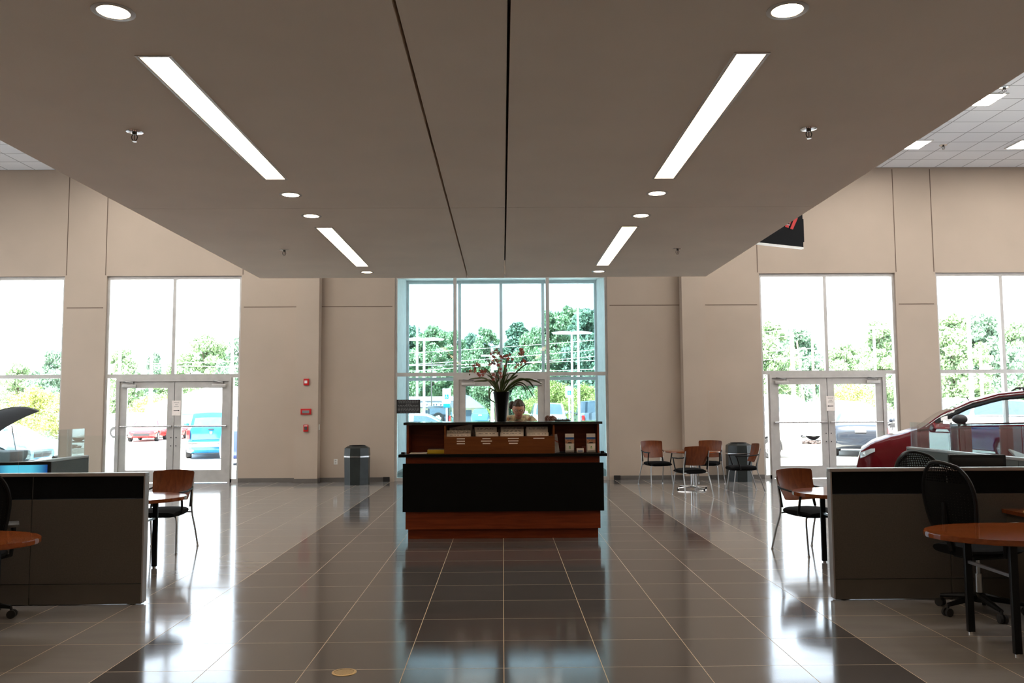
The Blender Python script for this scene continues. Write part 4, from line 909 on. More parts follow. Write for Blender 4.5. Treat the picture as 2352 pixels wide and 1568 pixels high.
    MB().box(-L_/2-.012, -L_/2+.02, -.16, .16, .78 if kind != 'pickup' else .56, .92 if kind != 'pickup' else .69).build('licence_plate', PLATE, t)
    if bumper: MB().box(-L_/2-.10, -L_/2+.06, -W_/2+.06, W_/2-.06, .50, .72, bev=.05).build('rear_bumper', bumper, t)
    if kind == 'pickup':
        MB().box(-L_/2-.008, -L_/2+.02, -W_/2+.27, W_/2-.27, .80, 1.30, bev=.01).build('tailgate', pm, t); MB().box(-L_/2-.03, -L_/2-.006, -.11, .11, 1.19, 1.24, bev=.008).build('tailgate_handle', DARKTRIM, t)
    return t
def out(px, Y, off=0): return at(px, 940, Y).x+off
def placed(label, px, Y, rz, kind, pm, **k): x = out(px, Y); return car(label, (x, Y, gz(x, Y)), rz, kind, pm, **k)
P_WHITE = paint('white', (.78, .78, .78)); P_BLUE = paint('blue', (.015, .16, .36)); P_SKY = paint('pale_blue', (.10, .27, .42), .3, .1); P_RED = paint('red', (.50, .02, .02)); P_BLACK = paint('black', (.02, .03, .04)); P_GREY = paint('grey', (.13, .16, .20)); P_SILVER = paint('silver', (.33, .35, .38), .25, .4); P_SHADED = paint('shaded_silver', (.014, .018, .026)); P_NAVY = paint('navy', (.03, .05, .16))
MAROON = mat('paint_maroon', (.11, .004, .008), .22, 0, coat=0, vary=.02, spec=.14)
fwd, aft = R(90), R(-90)
# parked outside
placed('pale blue sedan parked outside the left edge window, facing right', -93, 24, 0, 'sedan', P_SKY, detail=1)
placed('white sedan parked behind the pale blue one, left edge window', 20, 34, R(8), 'sedan', P_WHITE, detail=0)
placed('white SUV beyond the red sports cars, left glazed door', 322, 62, R(-12), 'suv', P_WHITE, detail=0)
placed('red sports car in the left glazed door, leftmost of the red cars', 343, 56, R(-78), 'sedan', P_RED, detail=0)
placed('red car beside the blue pickup, behind the middle stiles of the left doors', 434, 61, R(-100), 'sedan', P_RED, detail=0)
placed('white van beyond the blue pickup, right leaf of the left doors', 458, 72, R(0), 'suv', P_WHITE, detail=0)
x_ = out(486, 34.7); bp_ = car('bright blue pickup truck seen from behind through the left doors', (x_-2.85*.31, 34.7+2.85*.95, gz(x_, 36)), R(90+18), 'pickup', P_BLUE, detail=1, bumper=CHROME)
MB().prism([(-.055, 1.13), (.055, 1.13), (.05, 1.06), (0, 1.01), (-.05, 1.06)], 'x', -2.87-.02, -2.87+.02).build('badge', CHROME, bp_)
placed('dark blue car seen in the narrow sidelight right of the left doors', 602, 33, fwd, 'suv', P_NAVY, detail=0)
jp = placed('black off-road car with a spare wheel on its back, left part of the entrance window', 1012, 62, fwd, 'jeep', P_BLACK, detail=0)
M = Matrix.Translation((-2.15-.16, 0, 1.02)) @ Matrix.Rotation(R(90), 4, 'Y'); w_ = MB().lathe([(.22, -.11), (.38, -.12), (.41, -.08), (.41, .08), (.38, .12), (.22, .11)], n=28, M=M).build('spare_wheel', RUBBER, jp)
mb = MB(); mb.lathe([(.01, .02), (.30, .02), (.31, -.10), (.01, -.115)], n=28, M=M); mb.build('spare_rim', mat('spare_white', (.75, .72, .66), .4), w_)
mb = MB()
for k in range(5): mb.cyl(M @ Vector((.19*math.cos(2*PI*k/5+.3), .19*math.sin(2*PI*k/5+.3), -.11)), M @ Vector((.19*math.cos(2*PI*k/5+.3), .19*math.sin(2*PI*k/5+.3), -.121)), .035, n=8)
mb.build('rim_hole', DARKTRIM, w_)
placed('white car at the lower left of the entrance window', 940, 33, R(180), 'sedan', P_WHITE, detail=0)
placed('small silver-blue car with red lamps far behind the vase', 1104, 84, fwd, 'sedan', P_SKY, detail=0)
placed('white SUV seen from behind in the right part of the entrance window', 1256, 44, fwd, 'suv', P_WHITE, detail=0)
placed('grey pickup truck seen from behind at the right of the entrance window', 1366, 44, fwd, 'pickup', P_GREY, detail=0, bumper=P_WHITE)
placed('tall white van in the left leaf of the right doors', 1768, 43, R(4), 'van', P_WHITE, detail=0)
placed('white sedan parked nearest the right doors, left leaf', 1652, 27, R(176), 'sedan', P_WHITE, detail=0)
placed('white SUV in the right leaf of the right doors, behind the dark sedan', 1950, 39, R(5), 'suv', P_WHITE, detail=0)
placed('silver sedan seen from behind through the right doors', 1975, 28.4, R(67), 'sedan', P_SHADED, detail=1)  # silver paint darkened, the shade on its rear is in the colour
placed('white pickup truck beyond the red SUV, right edge window', 2190, 40, R(-6), 'pickup', P_WHITE, detail=0)
placed('red pickup roof far off in the right edge window', 2235, 55, R(0), 'pickup', P_RED, detail=0)
placed('white SUV close outside the right edge window', 2300, 30, R(20), 'suv', P_WHITE, detail=0)

# maroon SUV in the showroom
sv = car('maroon SUV on show at the right, nose pointing left', (8.98, 14.70, 0), R(156), 'wagon', MAROON, detail=1, glassm=CARGLASS); sv.scale = (1.03, 1.03, 1.03)
W_ = 1.95; L_ = 5.1; X = lambda u: L_/2-u*L_
mb = MB(); q = TYPES['wagon']
for s_ in (-1, 1):
    pts = []
    for i in range(22):
        u = .215+(.965-.215)*i/21; z = lerp(q['cab'], u); zb = lerp(q['top'], u); f = max(0, min(1, (z-.95*zb)/(1.78-.95*zb))); bw = .90*W_/2; rw = W_/2*q['wr']*1.06; pts.append((X(u), s_*(bw+(rw-bw)*f+.008), z-.035))
    mb.tube(pts, .011, 6)
mb.build('chrome_window_line', CHROME, sv)
mb = MB()
for s_ in (-1, 1):
    pts = []
    for i in range(22):
        u = .235+(.955-.235)*i/21; z = lerp(q['cab'], u); zb = lerp(q['top'], u); f = max(0, min(1, (z-.95*zb)/(1.78-.95*zb))); bw = .90*W_/2; rw = W_/2*q['wr']*1.06; pts.append((X(u), s_*(bw+(rw-bw)*f-.002), max(zb, z-.085)))
    mb.tube(pts, .034, 8)
mb.build('window_seal', DARKTRIM, sv)
for s_ in (-1, 1):
    pts = [(X(.50), s_*.62, 1.775), (X(.515), s_*.63, 1.83), (X(.70), s_*.64, 1.845), (X(.90), s_*.62, 1.80), (X(.915), s_*.61, 1.755)]; MB().tube(pts, .016, 8).build('roof_rail', DARKTRIM, sv)
    MB().box(X(.60)-.1, X(.60)+.1, s_*.968-.012, s_*.968+.012, .97, 1.0, bev=.006).box(X(.76)-.1, X(.76)+.1, s_*.968-.012, s_*.968+.012, .98, 1.01, bev=.006).build('door_handle', CHROME, sv)
    MB().box(X(.27), X(.96), s_*.965-.004, s_*.965+.004, 1.165, 1.178).build('belt_line', CHROME, sv)
    MB().box(X(.555)-.07, X(.555)+.05, s_*.84-.02, s_*.84+.02, 1.15, 1.68).build('centre_pillar', DARKTRIM, sv)
SEATM = mat('car_seat', (.06, .055, .05), .7)
mb = MB(); mb.box(-1.9, 1.15, -.78, .78, .45, .62); mb.build('cabin_floor', DARKTRIM, sv); mb = MB(); mb.box(.95, 1.30, -.80, .80, .75, 1.16, bev=.07); mb.box(1.05, 1.25, .2, .6, 1.15, 1.22, bev=.03); mb.build('dashboard', SEATM, sv)
for x in (.05, -.85):
    for y in (-.38, .38):
        mb = MB(); mb.box(x-.25, x+.28, y-.25, y+.25, .55, .80, bev=.06); mb.box(-.07, .07, -.25, .25, 0, .66, Matrix.Translation((x-.28, y, .72)) @ Matrix.Rotation(R(-14), 4, 'Y'), bev=.05); mb.box(-.05, .05, -.13, .13, .68, .88, Matrix.Translation((x-.28, y, .72)) @ Matrix.Rotation(R(-14), 4, 'Y'), bev=.045); mb.build('car_seat', SEATM, sv)
M = Matrix.Translation((.80, .38, 1.13)) @ Matrix.Rotation(R(-65), 4, 'Y'); ps = [M @ Vector((.185*math.cos(a), .185*math.sin(a), 0)) for a in [2*PI*k/24 for k in range(24)]]
MB().tube(ps, .016, 8, closed=True).tube([M @ Vector((-.18, 0, 0)), M @ Vector((.18, 0, 0))], .014, 6).tube([M @ Vector((0, -.18, 0)), M @ Vector((0, .18, 0))], .014, 6).tube([M @ Vector((0, 0, 0)), (1.0, .38, 1.02)], .03, 8).build('steering_wheel', BLACKP, sv)
MB().box(.66, .70, -.13, .13, 1.55, 1.62, bev=.015).tube([(.72, 0, 1.60), (.76, 0, 1.68)], .01, 6).build('rear_view_mirror', BLACKP, sv)

# dark car with its hood raised, left edge
hc = car('dark showroom car with its hood raised, at the left edge', (-10.42, 14.6, 0), R(0), 'sedan', paint('showroom_black', (.012, .016, .03)), detail=1, hood_open=True)
hinge = Vector((1.17, 0, 1.08)); a = R(29); rows = []; r2 = []
for i in range(9):
    u = i/8; x = u*1.16; r_ = []; b_ = []
    for k in range(9):
        s_ = -1+k/4; hw = .74-.10*u*u; z = .05*(1-s_*s_)+.035*math.sin(PI*u)-.03*u**4; r_.append((x-.05*s_*s_*u, s_*hw, z)); b_.append((x-.05*s_*s_*u-.01, s_*hw*.97, z-.030*(1-.3*u)))
    rows.append(r_); r2.append(list(reversed(b_)))
M = Matrix.Translation(hinge) @ Matrix.Rotation(-a, 4, 'Y')
hd = MB().grid(rows).xf(M).build('raised_hood', P_WHITE if False else paint('hood_sheen', (.5, .52, .55), .2, .5), hc, flip=False)  # pale silver on the dark car's hood stands for its bright reflection
mb = MB().grid(r2).xf(M); mb.grid([[M @ Vector(rows[i][0]) for i in range(9)], [M @ Vector(r2[i][-1]) for i in range(9)]]); mb.grid([[M @ Vector(p) for p in rows[-1]], [M @ Vector(p) for p in reversed(r2[-1])]]); mb.build('hood_liner', DARKTRIM, hd, flip=False)
mb = MB()
for s_ in (-1, 1): mb.tube([M @ Vector((.55, s_*.66, -.04)), Vector((1.75, s_*.68, .88))], .011, 6)
mb.build('hood_strut', CHROME, hc); MB().box(1.25, 2.1, -.55, .55, .70, .90, bev=.05).build('engine_cover', DARKTRIM, hc)

# ================================================================== OUTSIDE
GM = mat('concrete_paving', (.52, .50, .46), .9, vary=.08, scale=.4)
mb = MB(); xs = [-140+4*i for i in range(71)]; ys = [WY2+.0]+[21+2*i for i in range(12)]+[50, 60, 80, 110, 170, 300]
mb.grid([[(x, y, (gz(x, y) if y > 21.2 else -.02)) for x in xs] for y in ys]); S(mb.build('ground', GM, flip=False), 'pale concrete car park')
S(MB().box(-60, 60, 78, 86, -.5, -.40+.0).build('street', mat('asphalt', (.16, .16, .16), .9)))
mb = MB(); mb.box(6, 15, 31.3, 32.4, -.1, .16); mb.build('kerb_island', mat('kerb', (.42, .40, .36), .9)).update_tag(); S(bpy.data.objects['kerb_island'])
GRAVEL_SHADE = mat('shaded_gravel', (.06, .045, .04), .95, vary=.8, scale=18)  # dark chips stand in for the shadow of the cars on gravel
mb = MB(); rr = random.Random(5)
for k in range(900):
    x, y = rr.uniform(6.2, 14.8), rr.uniform(31.35, 32.3); s_ = rr.uniform(.03, .09); M = Matrix.Translation((x, y, .16+rr.uniform(0, .10))) @ Matrix.Rotation(rr.uniform(0, 6), 4, 'Z') @ Matrix.Rotation(rr.uniform(-.6, .6), 4, 'X'); mb.box(-s_, s_, -s_*.5, s_*.5, -s_*.3, s_*.3, M)
tag(mb.build('shaded_gravel', GRAVEL_SHADE), 'gravel chips darkened for the shadow of the cars, along the kerb beyond the right doors', 'shaded_gravel', kind='stuff')
# trees
LEAVES = [mat('foliage_green', (.31, .43, .25), .8, vary=.35, scale=1.1), mat('foliage_dark', (.24, .36, .26), .8, vary=.35, scale=.9), mat('foliage_yellow', (.40, .45, .16), .8, vary=.3, scale=1.4)]
for m_ in LEAVES: m_.node_tree.nodes['Principled BSDF'].inputs['Specular IOR Level'].default_value = .1
BARK = mat('bark', (.10, .075, .055), .9)
def crown_mesh(nm, h, rad, n, seed, shape, m, leafs=.34, zlo=.12):
    g = np.random.default_rng(seed); nb = 90; cl = []
    while len(cl) < nb:
        u = g.random(); z = h*(zlo+(.97-zlo)*u)
        env = {'round': math.sin(PI*min(1, .12+.88*u))**.55, 'cone': (1-u)**.75*.95+.06, 'tall': (math.sin(PI*(.15+.80*u))**.7)}[shape]
        a = g.random()*2*PI; r = rad*env*math.sqrt(g.random())*.86; cl.append((r*math.cos(a), r*math.sin(a), z, rad*(.17+.13*g.random())*(1-.35*u)))
    cl = np.array(cl); idx = g.integers(0, nb, n); d = g.normal(size=(n, 3)); d /= np.linalg.norm(d, axis=1)[:, None]; rr_ = (g.random(n)**.35)[:, None]
    c = cl[idx, :3]+d*rr_*cl[idx, 3:4]*np.array([1.15, 1.15, .85]); a1 = g.normal(size=(n, 3)); a1 /= np.linalg.norm(a1, axis=1)[:, None]; a2 = np.cross(a1, g.normal(size=(n, 3))); a2 /= np.linalg.norm(a2, axis=1)[:, None]
    s_ = (leafs*(.6+.8*g.random(n)))[:, None]; v = np.stack([c-a1*s_*.5, c+a2*s_*.32, c+a1*s_*.5, c-a2*s_*.32], 1).reshape(-1, 3).astype(np.float32)
    me = bpy.data.meshes.new(nm); me.vertices.add(4*n); me.vertices.foreach_set('co', v.ravel()); me.loops.add(4*n); me.loops.foreach_set('vertex_index', np.arange(4*n, dtype=np.int32)); me.polygons.add(n); me.polygons.foreach_set('loop_start', np.arange(0, 4*n, 4, dtype=np.int32)); me.polygons.foreach_set('loop_total', np.full(n, 4, dtype=np.int32)); me.update(calc_edges=True); me.materials.append(m); return me, cl
def trunk_mesh(nm, h, cl, rad):
    mb = MB(); r0 = .03*h; mb.tube([(0,0,0), (.05,0,h*.25), (-.06,.05,h*.55), (.03,0,h*.86)], [r0*.6, r0*.45, r0*.3, r0*.1], 8)
    for c in cl[:16]: mb.tube([(0,0,max(.1, c[2]*.62)), (c[0]*.5, c[1]*.5, c[2]*.86), (c[0], c[1], c[2])], [r0*.2, r0*.12, r0*.05], 5)
    me = bpy.data.meshes.new(nm); me.from_pydata(mb.v, [], mb.f); me.materials.append(BARK); return me
KIN = [('round', 10, 4.6, LEAVES[0]), ('cone', 12, 3.6, LEAVES[1]), ('tall', 11.5, 4.0, LEAVES[0]), ('round', 4.2, 3.3, LEAVES[2]), ('tall', 9, 4.4, LEAVES[1])]
KM = []
for i, (sh, h, rad, m) in enumerate(KIN): me, cl = crown_mesh('crown', h, rad, 22000 if i != 3 else 9000, 11+i, sh, m, (.33 if i != 3 else .19), .03 if i != 3 else .05); KM.append((me, trunk_mesh('trunk', h, cl, rad)))
def tree(label, px, top, Y, k, wide=1.0, rot=0., group='trees beyond the street'):
    x = out(px, Y); g = gz(x, Y); h = at(px, top, Y).z-g; s_ = h/KIN[k][1]; t = thing('tree' if k != 3 else 'bush', label, 'tree' if k != 3 else 'bush', (x, Y, g), rot, group if k != 3 else 'yellow-green bushes'); t.scale = (s_*wide, s_*wide, s_)
    for me, nm in zip(KM[k], ('crown', 'trunk')): o = bpy.data.objects.new(nm, me); col.objects.link(o); o.parent = t
T_ = [  # label, px, top, Y, kind, wide
 ('pale green tree in the left edge window', -60, 850, 96, 0, 1.1), ('dark tree at the right side of the left edge window', 130, 808, 98, 4, .9), ('broad tree just outside the left edge of the view', 40, 835, 108, 0, 1.0),
 ('rounded tree at the left of the left door window', 275, 800, 100, 2, .9), ('pointed tree in the left pane above the left doors', 352, 806, 104, 1, .9), ('tall broad tree in the right pane above the left doors', 470, 772, 96, 0, 1.1), ('tree in the right sidelight of the left doors', 560, 778, 98, 4, .8), ('low tree between the panes above the left doors', 400, 842, 92, 0, 1.1),
 ('tree behind the wall between the left doors and the left column', 640, 770, 104, 2, 1.0), ('tree behind the wall left of the entrance', 770, 762, 104, 0, 1.0), ('tree behind the wall beside the entrance window', 870, 765, 112, 2, 1.0),
 ('tree at the far left of the entrance window', 936, 752, 112, 4, .9), ('full green tree in the left bay of the entrance window, behind the lamp post', 995, 752, 113, 0, .95), ('narrow tree in the left bay of the entrance window by the mullion', 1040, 757, 114, 2, .8),
 ('thin-topped tree left of the centre mullion', 1082, 762, 113, 1, .9), ('thin-topped tree close to the centre mullion', 1118, 752, 112, 2, .75), ('low dark tree behind the orchid', 1146, 800, 107, 4, 1.0),
 ('tall pointed tree right of the centre mullion', 1192, 737, 98, 1, 1.25), ('leafy tree at the right end of the middle bay', 1232, 755, 94, 0, .8), ('tallest tree of the right bay, at its left side', 1276, 712, 94, 2, .9), ('tall tree of the right bay between the lamp posts', 1318, 704, 98, 2, .9), ('tree at the right end of the right bay', 1362, 716, 94, 4, .9),
 ('tree behind the wall right of the entrance', 1450, 725, 98, 0, 1.0), ('tree behind the wall by the right column', 1560, 735, 100, 2, 1.0), ('tree behind the wall left of the right doors', 1680, 735, 98, 0, 1.0),
 ('leafy tree at the left of the window over the right doors', 1775, 738, 92, 2, .9), ('mid tree in the left pane over the right doors', 1835, 760, 98, 4, .9), ('lower tree in the middle of the window over the right doors', 1945, 790, 92, 0, 1.0), ('tall tree at the right of the window over the right doors', 2030, 735, 92, 2, .9), ('tree behind the pier right of the right doors', 2100, 760, 98, 4, 1.0),
 ('large tree in the left pane of the right edge window', 2195, 722, 84, 2, 1.1), ('dark tree right of the large one in the right edge window', 2258, 728, 90, 4, .9), ('tree at the extreme right edge of the view', 2345, 742, 84, 0, 1.0), ('tree just past the right edge of the view', 2450, 735, 88, 2, 1.0)]
for i, (lb, px, tp, Y, k, wd) in enumerate(T_): tree(lb, px, tp, Y+12*(i % 3), k, wd*.92, i*1.3)
B_ = [('yellow-green bush in the left edge window', 80, 893, 60), ('yellow bush in the left leaf of the left doors', 335, 914, 88), ('yellow-green bush behind the white building', 405, 905, 96), ('yellow-green bush right of the grey-roofed building', 1118, 940, 88), ('yellow-green bush behind the seated woman', 1222, 918, 80),
      ('yellow-green bush low in the right entrance bay', 1272, 878, 78), ('yellow bush at the right end of the right entrance bay', 1345, 885, 80), ('yellow bush in the right leaf of the right doors', 1952, 882, 60)]
for i, (lb, px, tp, Y) in enumerate(B_): tree(lb, px, tp, Y+7*(i % 2), 3, 1.0, i*.9)
# poles
PW = mat('pole_white', (.80, .80, .80), .45); PWOOD = mat('pole_wood', (.42, .27, .15), .85, vary=.2)
def lamp_post(label, px, top, Y, head, dia=.16):
    x = out(px, Y); g = gz(x, Y); h = at(px, top, Y).z-g; t = thing('lamp_post', label, 'lamp post', (x, Y, g), 0, 'white parking lot lamp posts'); MB().cyl((0,0,0), (0,0,h), dia/2, dia/2*.8, 12).build('pole', PW, t)
    if head:
        for s_ in ([-1, 1] if head == 2 else [1]): MB().prism([(s_*.06, h-.12), (s_*.9, h-.10), (s_*1.0, h-.03), (s_*.5, h+.04), (s_*.06, h+.02)], 'y', -.16, .16).build('lamp_head', PW, t)
lamp_post('white lamp post with a double head in the left entrance bay', 974, 777, 42, 2, .14)
lamp_post('thick white lamp post just left of the double-headed one', 958, 700, 40, 0, .13)
lamp_post('white lamp post with a double head in the right entrance bay', 1315, 762, 42, 2, .13); lamp_post('white lamp post right of the double-headed one, taller', 1330, 640, 40, 0, .13)
lamp_post('white post at the left of the left door window', 272, 790, 50, 0, .2);  lamp_post('white post at the right of the left door window', 531, 775, 44, 0, .2)
lamp_post('white lamp post with a double head over the right doors', 2014, 750, 44, 2, .16); lamp_post('white post in the left pane of the right edge window', 2234, 715, 38, 0, .2)
def pole(label, px, top, Y, lean=0, cross=False, m=PWOOD, dia=.26):
    x = out(px, Y); g = gz(x, Y); h = at(px, top, Y).z-g; t = thing('utility_pole', label, 'utility pole', (x, Y, g), 0, 'utility poles'); MB().cyl((0,0,0), (lean,0,h), dia/2, dia/2*.75, 12).build('pole', m, t)
    if cross: MB().box(lean-1.0, lean+1.0, -.06, .06, h-.7, h-.55).build('crossarm', m, t); MB().cyl((lean+.3, -.2, h-1.9), (lean+.3, -.2, h-1.2), .17, n=12).build('transformer', PW, t)
pole('tan utility pole in the left pane over the right doors', 1824, 765, 60, 0, False, PWOOD, .36); pole('thin leaning pole over the right doors', 1852, 782, 58, -.5, False, PWOOD, .14); pole('brown utility pole near the middle mullion over the right doors', 1871, 722, 70, 0, False, PWOOD, .24); pole('pale utility pole in the left pane over the left doors', 345, 790, 70, 0, False, mat('pole_pale', (.62, .60, .52), .7), .34)
pole('brown utility pole in the right edge window', 2258, 800, 66, 0, True, PWOOD, .3); pole('pale utility pole behind the orchid, with a white drum', 1131, 800, 74, 0, True, mat('pole_pale', (.62, .60, .52), .7), .34); pole('thin dark pole in the left entrance bay', 991, 822, 76, 0, True, mat('pole_grey', (.12, .10, .09), .8), .13)
WIRE = mat('wire', (.75, .76, .70), .4)
for i, (ya, yb, lb) in enumerate(((806, 775, 'top'), (833, 797, 'second'), (848, 812, 'third'), (834, 822, 'fourth'), (855, 842, 'lowest'))):
    A2, B2 = at(345, ya+(ya-yb)*1.25, 70), at(1871, yb-(ya-yb)*1.07, 70); pts = []
    for k in range(25): f = k/24; p_ = A2+(B2-A2)*f; p_.z += .6*(2*f-1)**2-.25; pts.append(p_)
    tag(MB().tube(pts, .024, 5).build('power_line', WIRE), '%s of the overhead wires crossing the entrance window' % lb, 'power line', 'overhead power lines')
# accessible parking signs
BL = mat('sign_blue', (.0, .22, .60), .5)
def psign(label, px, ytop, Y, wpx, low):
    x = out(px, Y); g = gz(x, Y); t = thing('parking_sign', label, 'sign', (x, Y, g), 0, 'accessible parking signs'); zt = at(px, ytop, Y).z-g; hw = .165; h = .56 if low else .48
    MB().box(-.035, .035, 0, .03, 0, zt-.02).build('post', PW, t); MB().box(-hw, hw, -.012, 0, zt-h, zt, bev=.005).build('sign_panel', PW, t)
    MB().box(-.075, .075, -.016, -.012, zt-h*.55-.09, zt-h*.55+.08).build('blue_square', BL, t); zc = zt-h*.55
    mb = MB(); mb.ball((-.008, -.018, zc+.055), .012, 8, (1, .3, 1)).box(-.014, -.002, -.019, -.016, zc-.01, zc+.04).box(-.014, .03, -.019, -.016, zc-.02, zc-.010).box(.022, .034, -.019, -.016, zc-.06, zc-.02)
    mb.tube([(-.006+.034*math.cos(a_), -.018, zc-.03+.034*math.sin(a_)) for a_ in [R(110+25*k) for k in range(10)]], .005, 5); mb.build('wheelchair_symbol', PW, t)
    mb = MB()
    for z in (zt-h*.16, zt-h*.26): mb.box(-.11, .11, -.014, -.012, z-.010, z+.010)
    mb.build('lettering', mat('sign_pale_text', (.45, .62, .68), .6), t)
    if low: MB().box(-.13, .13, -.014, 0, zt-h-.18, zt-h-.03, bev=.004).build('blue_plate', BL, t)
psign('accessible parking sign with a blue plate below, left entrance bay', 1026, 892, 33, 18, True); psign('accessible parking sign in the right entrance bay', 1308, 887, 36, 15, False)
# buildings
t = thing('shop_building', 'low rental shop with a dark fascia and white lettering, left entrance bay', 'building', (-7.0, 96, gz(-7, 96)))
CRM = mat('cream_wall', (.62, .56, .40), .8); FASC = mat('grey_fascia', (.17, .19, .22), .6); ROOF = mat('grey_roof', (.20, .22, .27), .8)
MB().box(-4.4, 4.6, 0, 8, 0, 2.0).build('walls', CRM, t); MB().box(-4.5, 1.55, -.35, 0, 1.95, 2.75).build('fascia', FASC, t); MB().box(-4.6, 1.6, -.4, 6, 2.75, 3.25).build('parapet', mat('parapet_white', (.55, .55, .56), .7), t)
mb = MB(); mb.add([(1.6, -.5, 1.95), (4.9, -.5, 1.95), (4.9, 8, 1.95), (1.6, 8, 1.95), (1.6, 3.5, 3.9), (3.2, 3.5, 3.3)], [(0,1,5,4), (1,2,5), (2,3,4,5), (3,0,4), (0,3,2,1)]); mb.build('hip_roof', ROOF, t)
for x in (-3.2, -1.4, .4, 3.0): MB().box(x-.5, x+.5, -.03, 0, .3, 1.7).build('shop_window', DARKGLASS, t)
cu = bpy.data.curves.new('sign_text', 'FONT'); cu.body = 'enterprise'; cu.size = .95; cu.extrude = .03; cu.offset = .022; cu.align_x = 'CENTER'; cu.space_character = .95
fo = bpy.data.objects.new('sign_text', cu); col.objects.link(fo); bpy.context.view_layer.update(); me = bpy.data.meshes.new_from_object(fo.evaluated_get(bpy.context.evaluated_depsgraph_get())); bpy.data.objects.remove(fo)
me.materials.clear(); me.materials.append(mat('sign_white', (.85, .85, .85), .5)); o = bpy.data.objects.new('sign_lettering', me); col.objects.link(o); o.parent = t; o.rotation_euler = (R(90), 0, 0); o.location = (-.75, -.40, 2.10)
MB().box(-4.2, -3.5, -.42, -.36, 2.58, 2.72).box(-3.35, -2.5, -.42, -.36, 2.58, 2.72).build('green_mark', mat('sign_green', (.02, .45, .22), .5), t)
t = thing('white_building', 'white gabled building behind the blue pickup, left doors', 'building', (out(480, 75), 75, gz(-25, 75)))
MB().box(-5.6, 5.6, 0, 9, 0, 2.2).prism([(-5.6, 2.2), (5.6, 2.2), (0.6, 4.0)], 'y', 0, 9).build('walls', mat('white_siding', (.80, .80, .78), .7), t); mb = MB(); mb.prism([(-5.9, 2.12), (.6, 4.05), (.6, 4.17), (-5.9, 2.24)], 'y', -.3, 9.2).prism([(6, 2.12), (.6, 4.05), (.6, 4.17), (6, 2.24)], 'y', -.3, 9.2); mb.build('roof', mat('white_roof', (.7, .7, .7), .6), t)
MB().box(-4.9, -4.3, -.02, 0, 1.1, 1.8).build('window', DARKGLASS, t)
t = thing('fire_hydrant', 'small pale hydrant beside the bush behind the vase', 'hydrant', (out(1139, 60), 60, gz(0, 60))); MB().lathe([(.14, 0), (.14, .06), (.10, .08), (.10, .55), (.12, .58), (.12, .62), (.06, .74), (.02, .78)], n=16).build('hydrant_body', mat('hydrant_white', (.7, .68, .6), .5), t); MB().cyl((-.18, 0, .42), (.18, 0, .42), .05, n=10).build('nozzles', MATS['hydrant_white'], t)

# ================================================================== PEOPLE
def skin_mesh(verts, edges, radii, root=0, sub=2):
    me = bpy.data.meshes.new('tmp'); me.from_pydata(verts, edges, []); o = bpy.data.objects.new('tmp', me); col.objects.link(o)
    md = o.modifiers.new('skin', 'SKIN'); md.use_smooth_shade = True; md2 = o.modifiers.new('sub', 'SUBSURF'); md2.levels = sub; md2.render_levels = sub
    for i, v in enumerate(me.skin_vertices[0].data): r = radii[i]; v.radius = r if isinstance(r, tuple) else (r, r); v.use_root = (i == root)
    bpy.context.view_layer.update(); m2 = bpy.data.meshes.new_from_object(o.evaluated_get(bpy.context.evaluated_depsgraph_get())); bpy.data.objects.remove(o); return m2
SKIN = mat('skin', (.46, .23, .15), .5, vary=.08, scale=12); HAIR = mat('dark_hair', (.045, .028, .018), .55, vary=.4, scale=50); HAIR2 = mat('brown_hair', (.09, .026, .008), .5, vary=.35, scale=50)
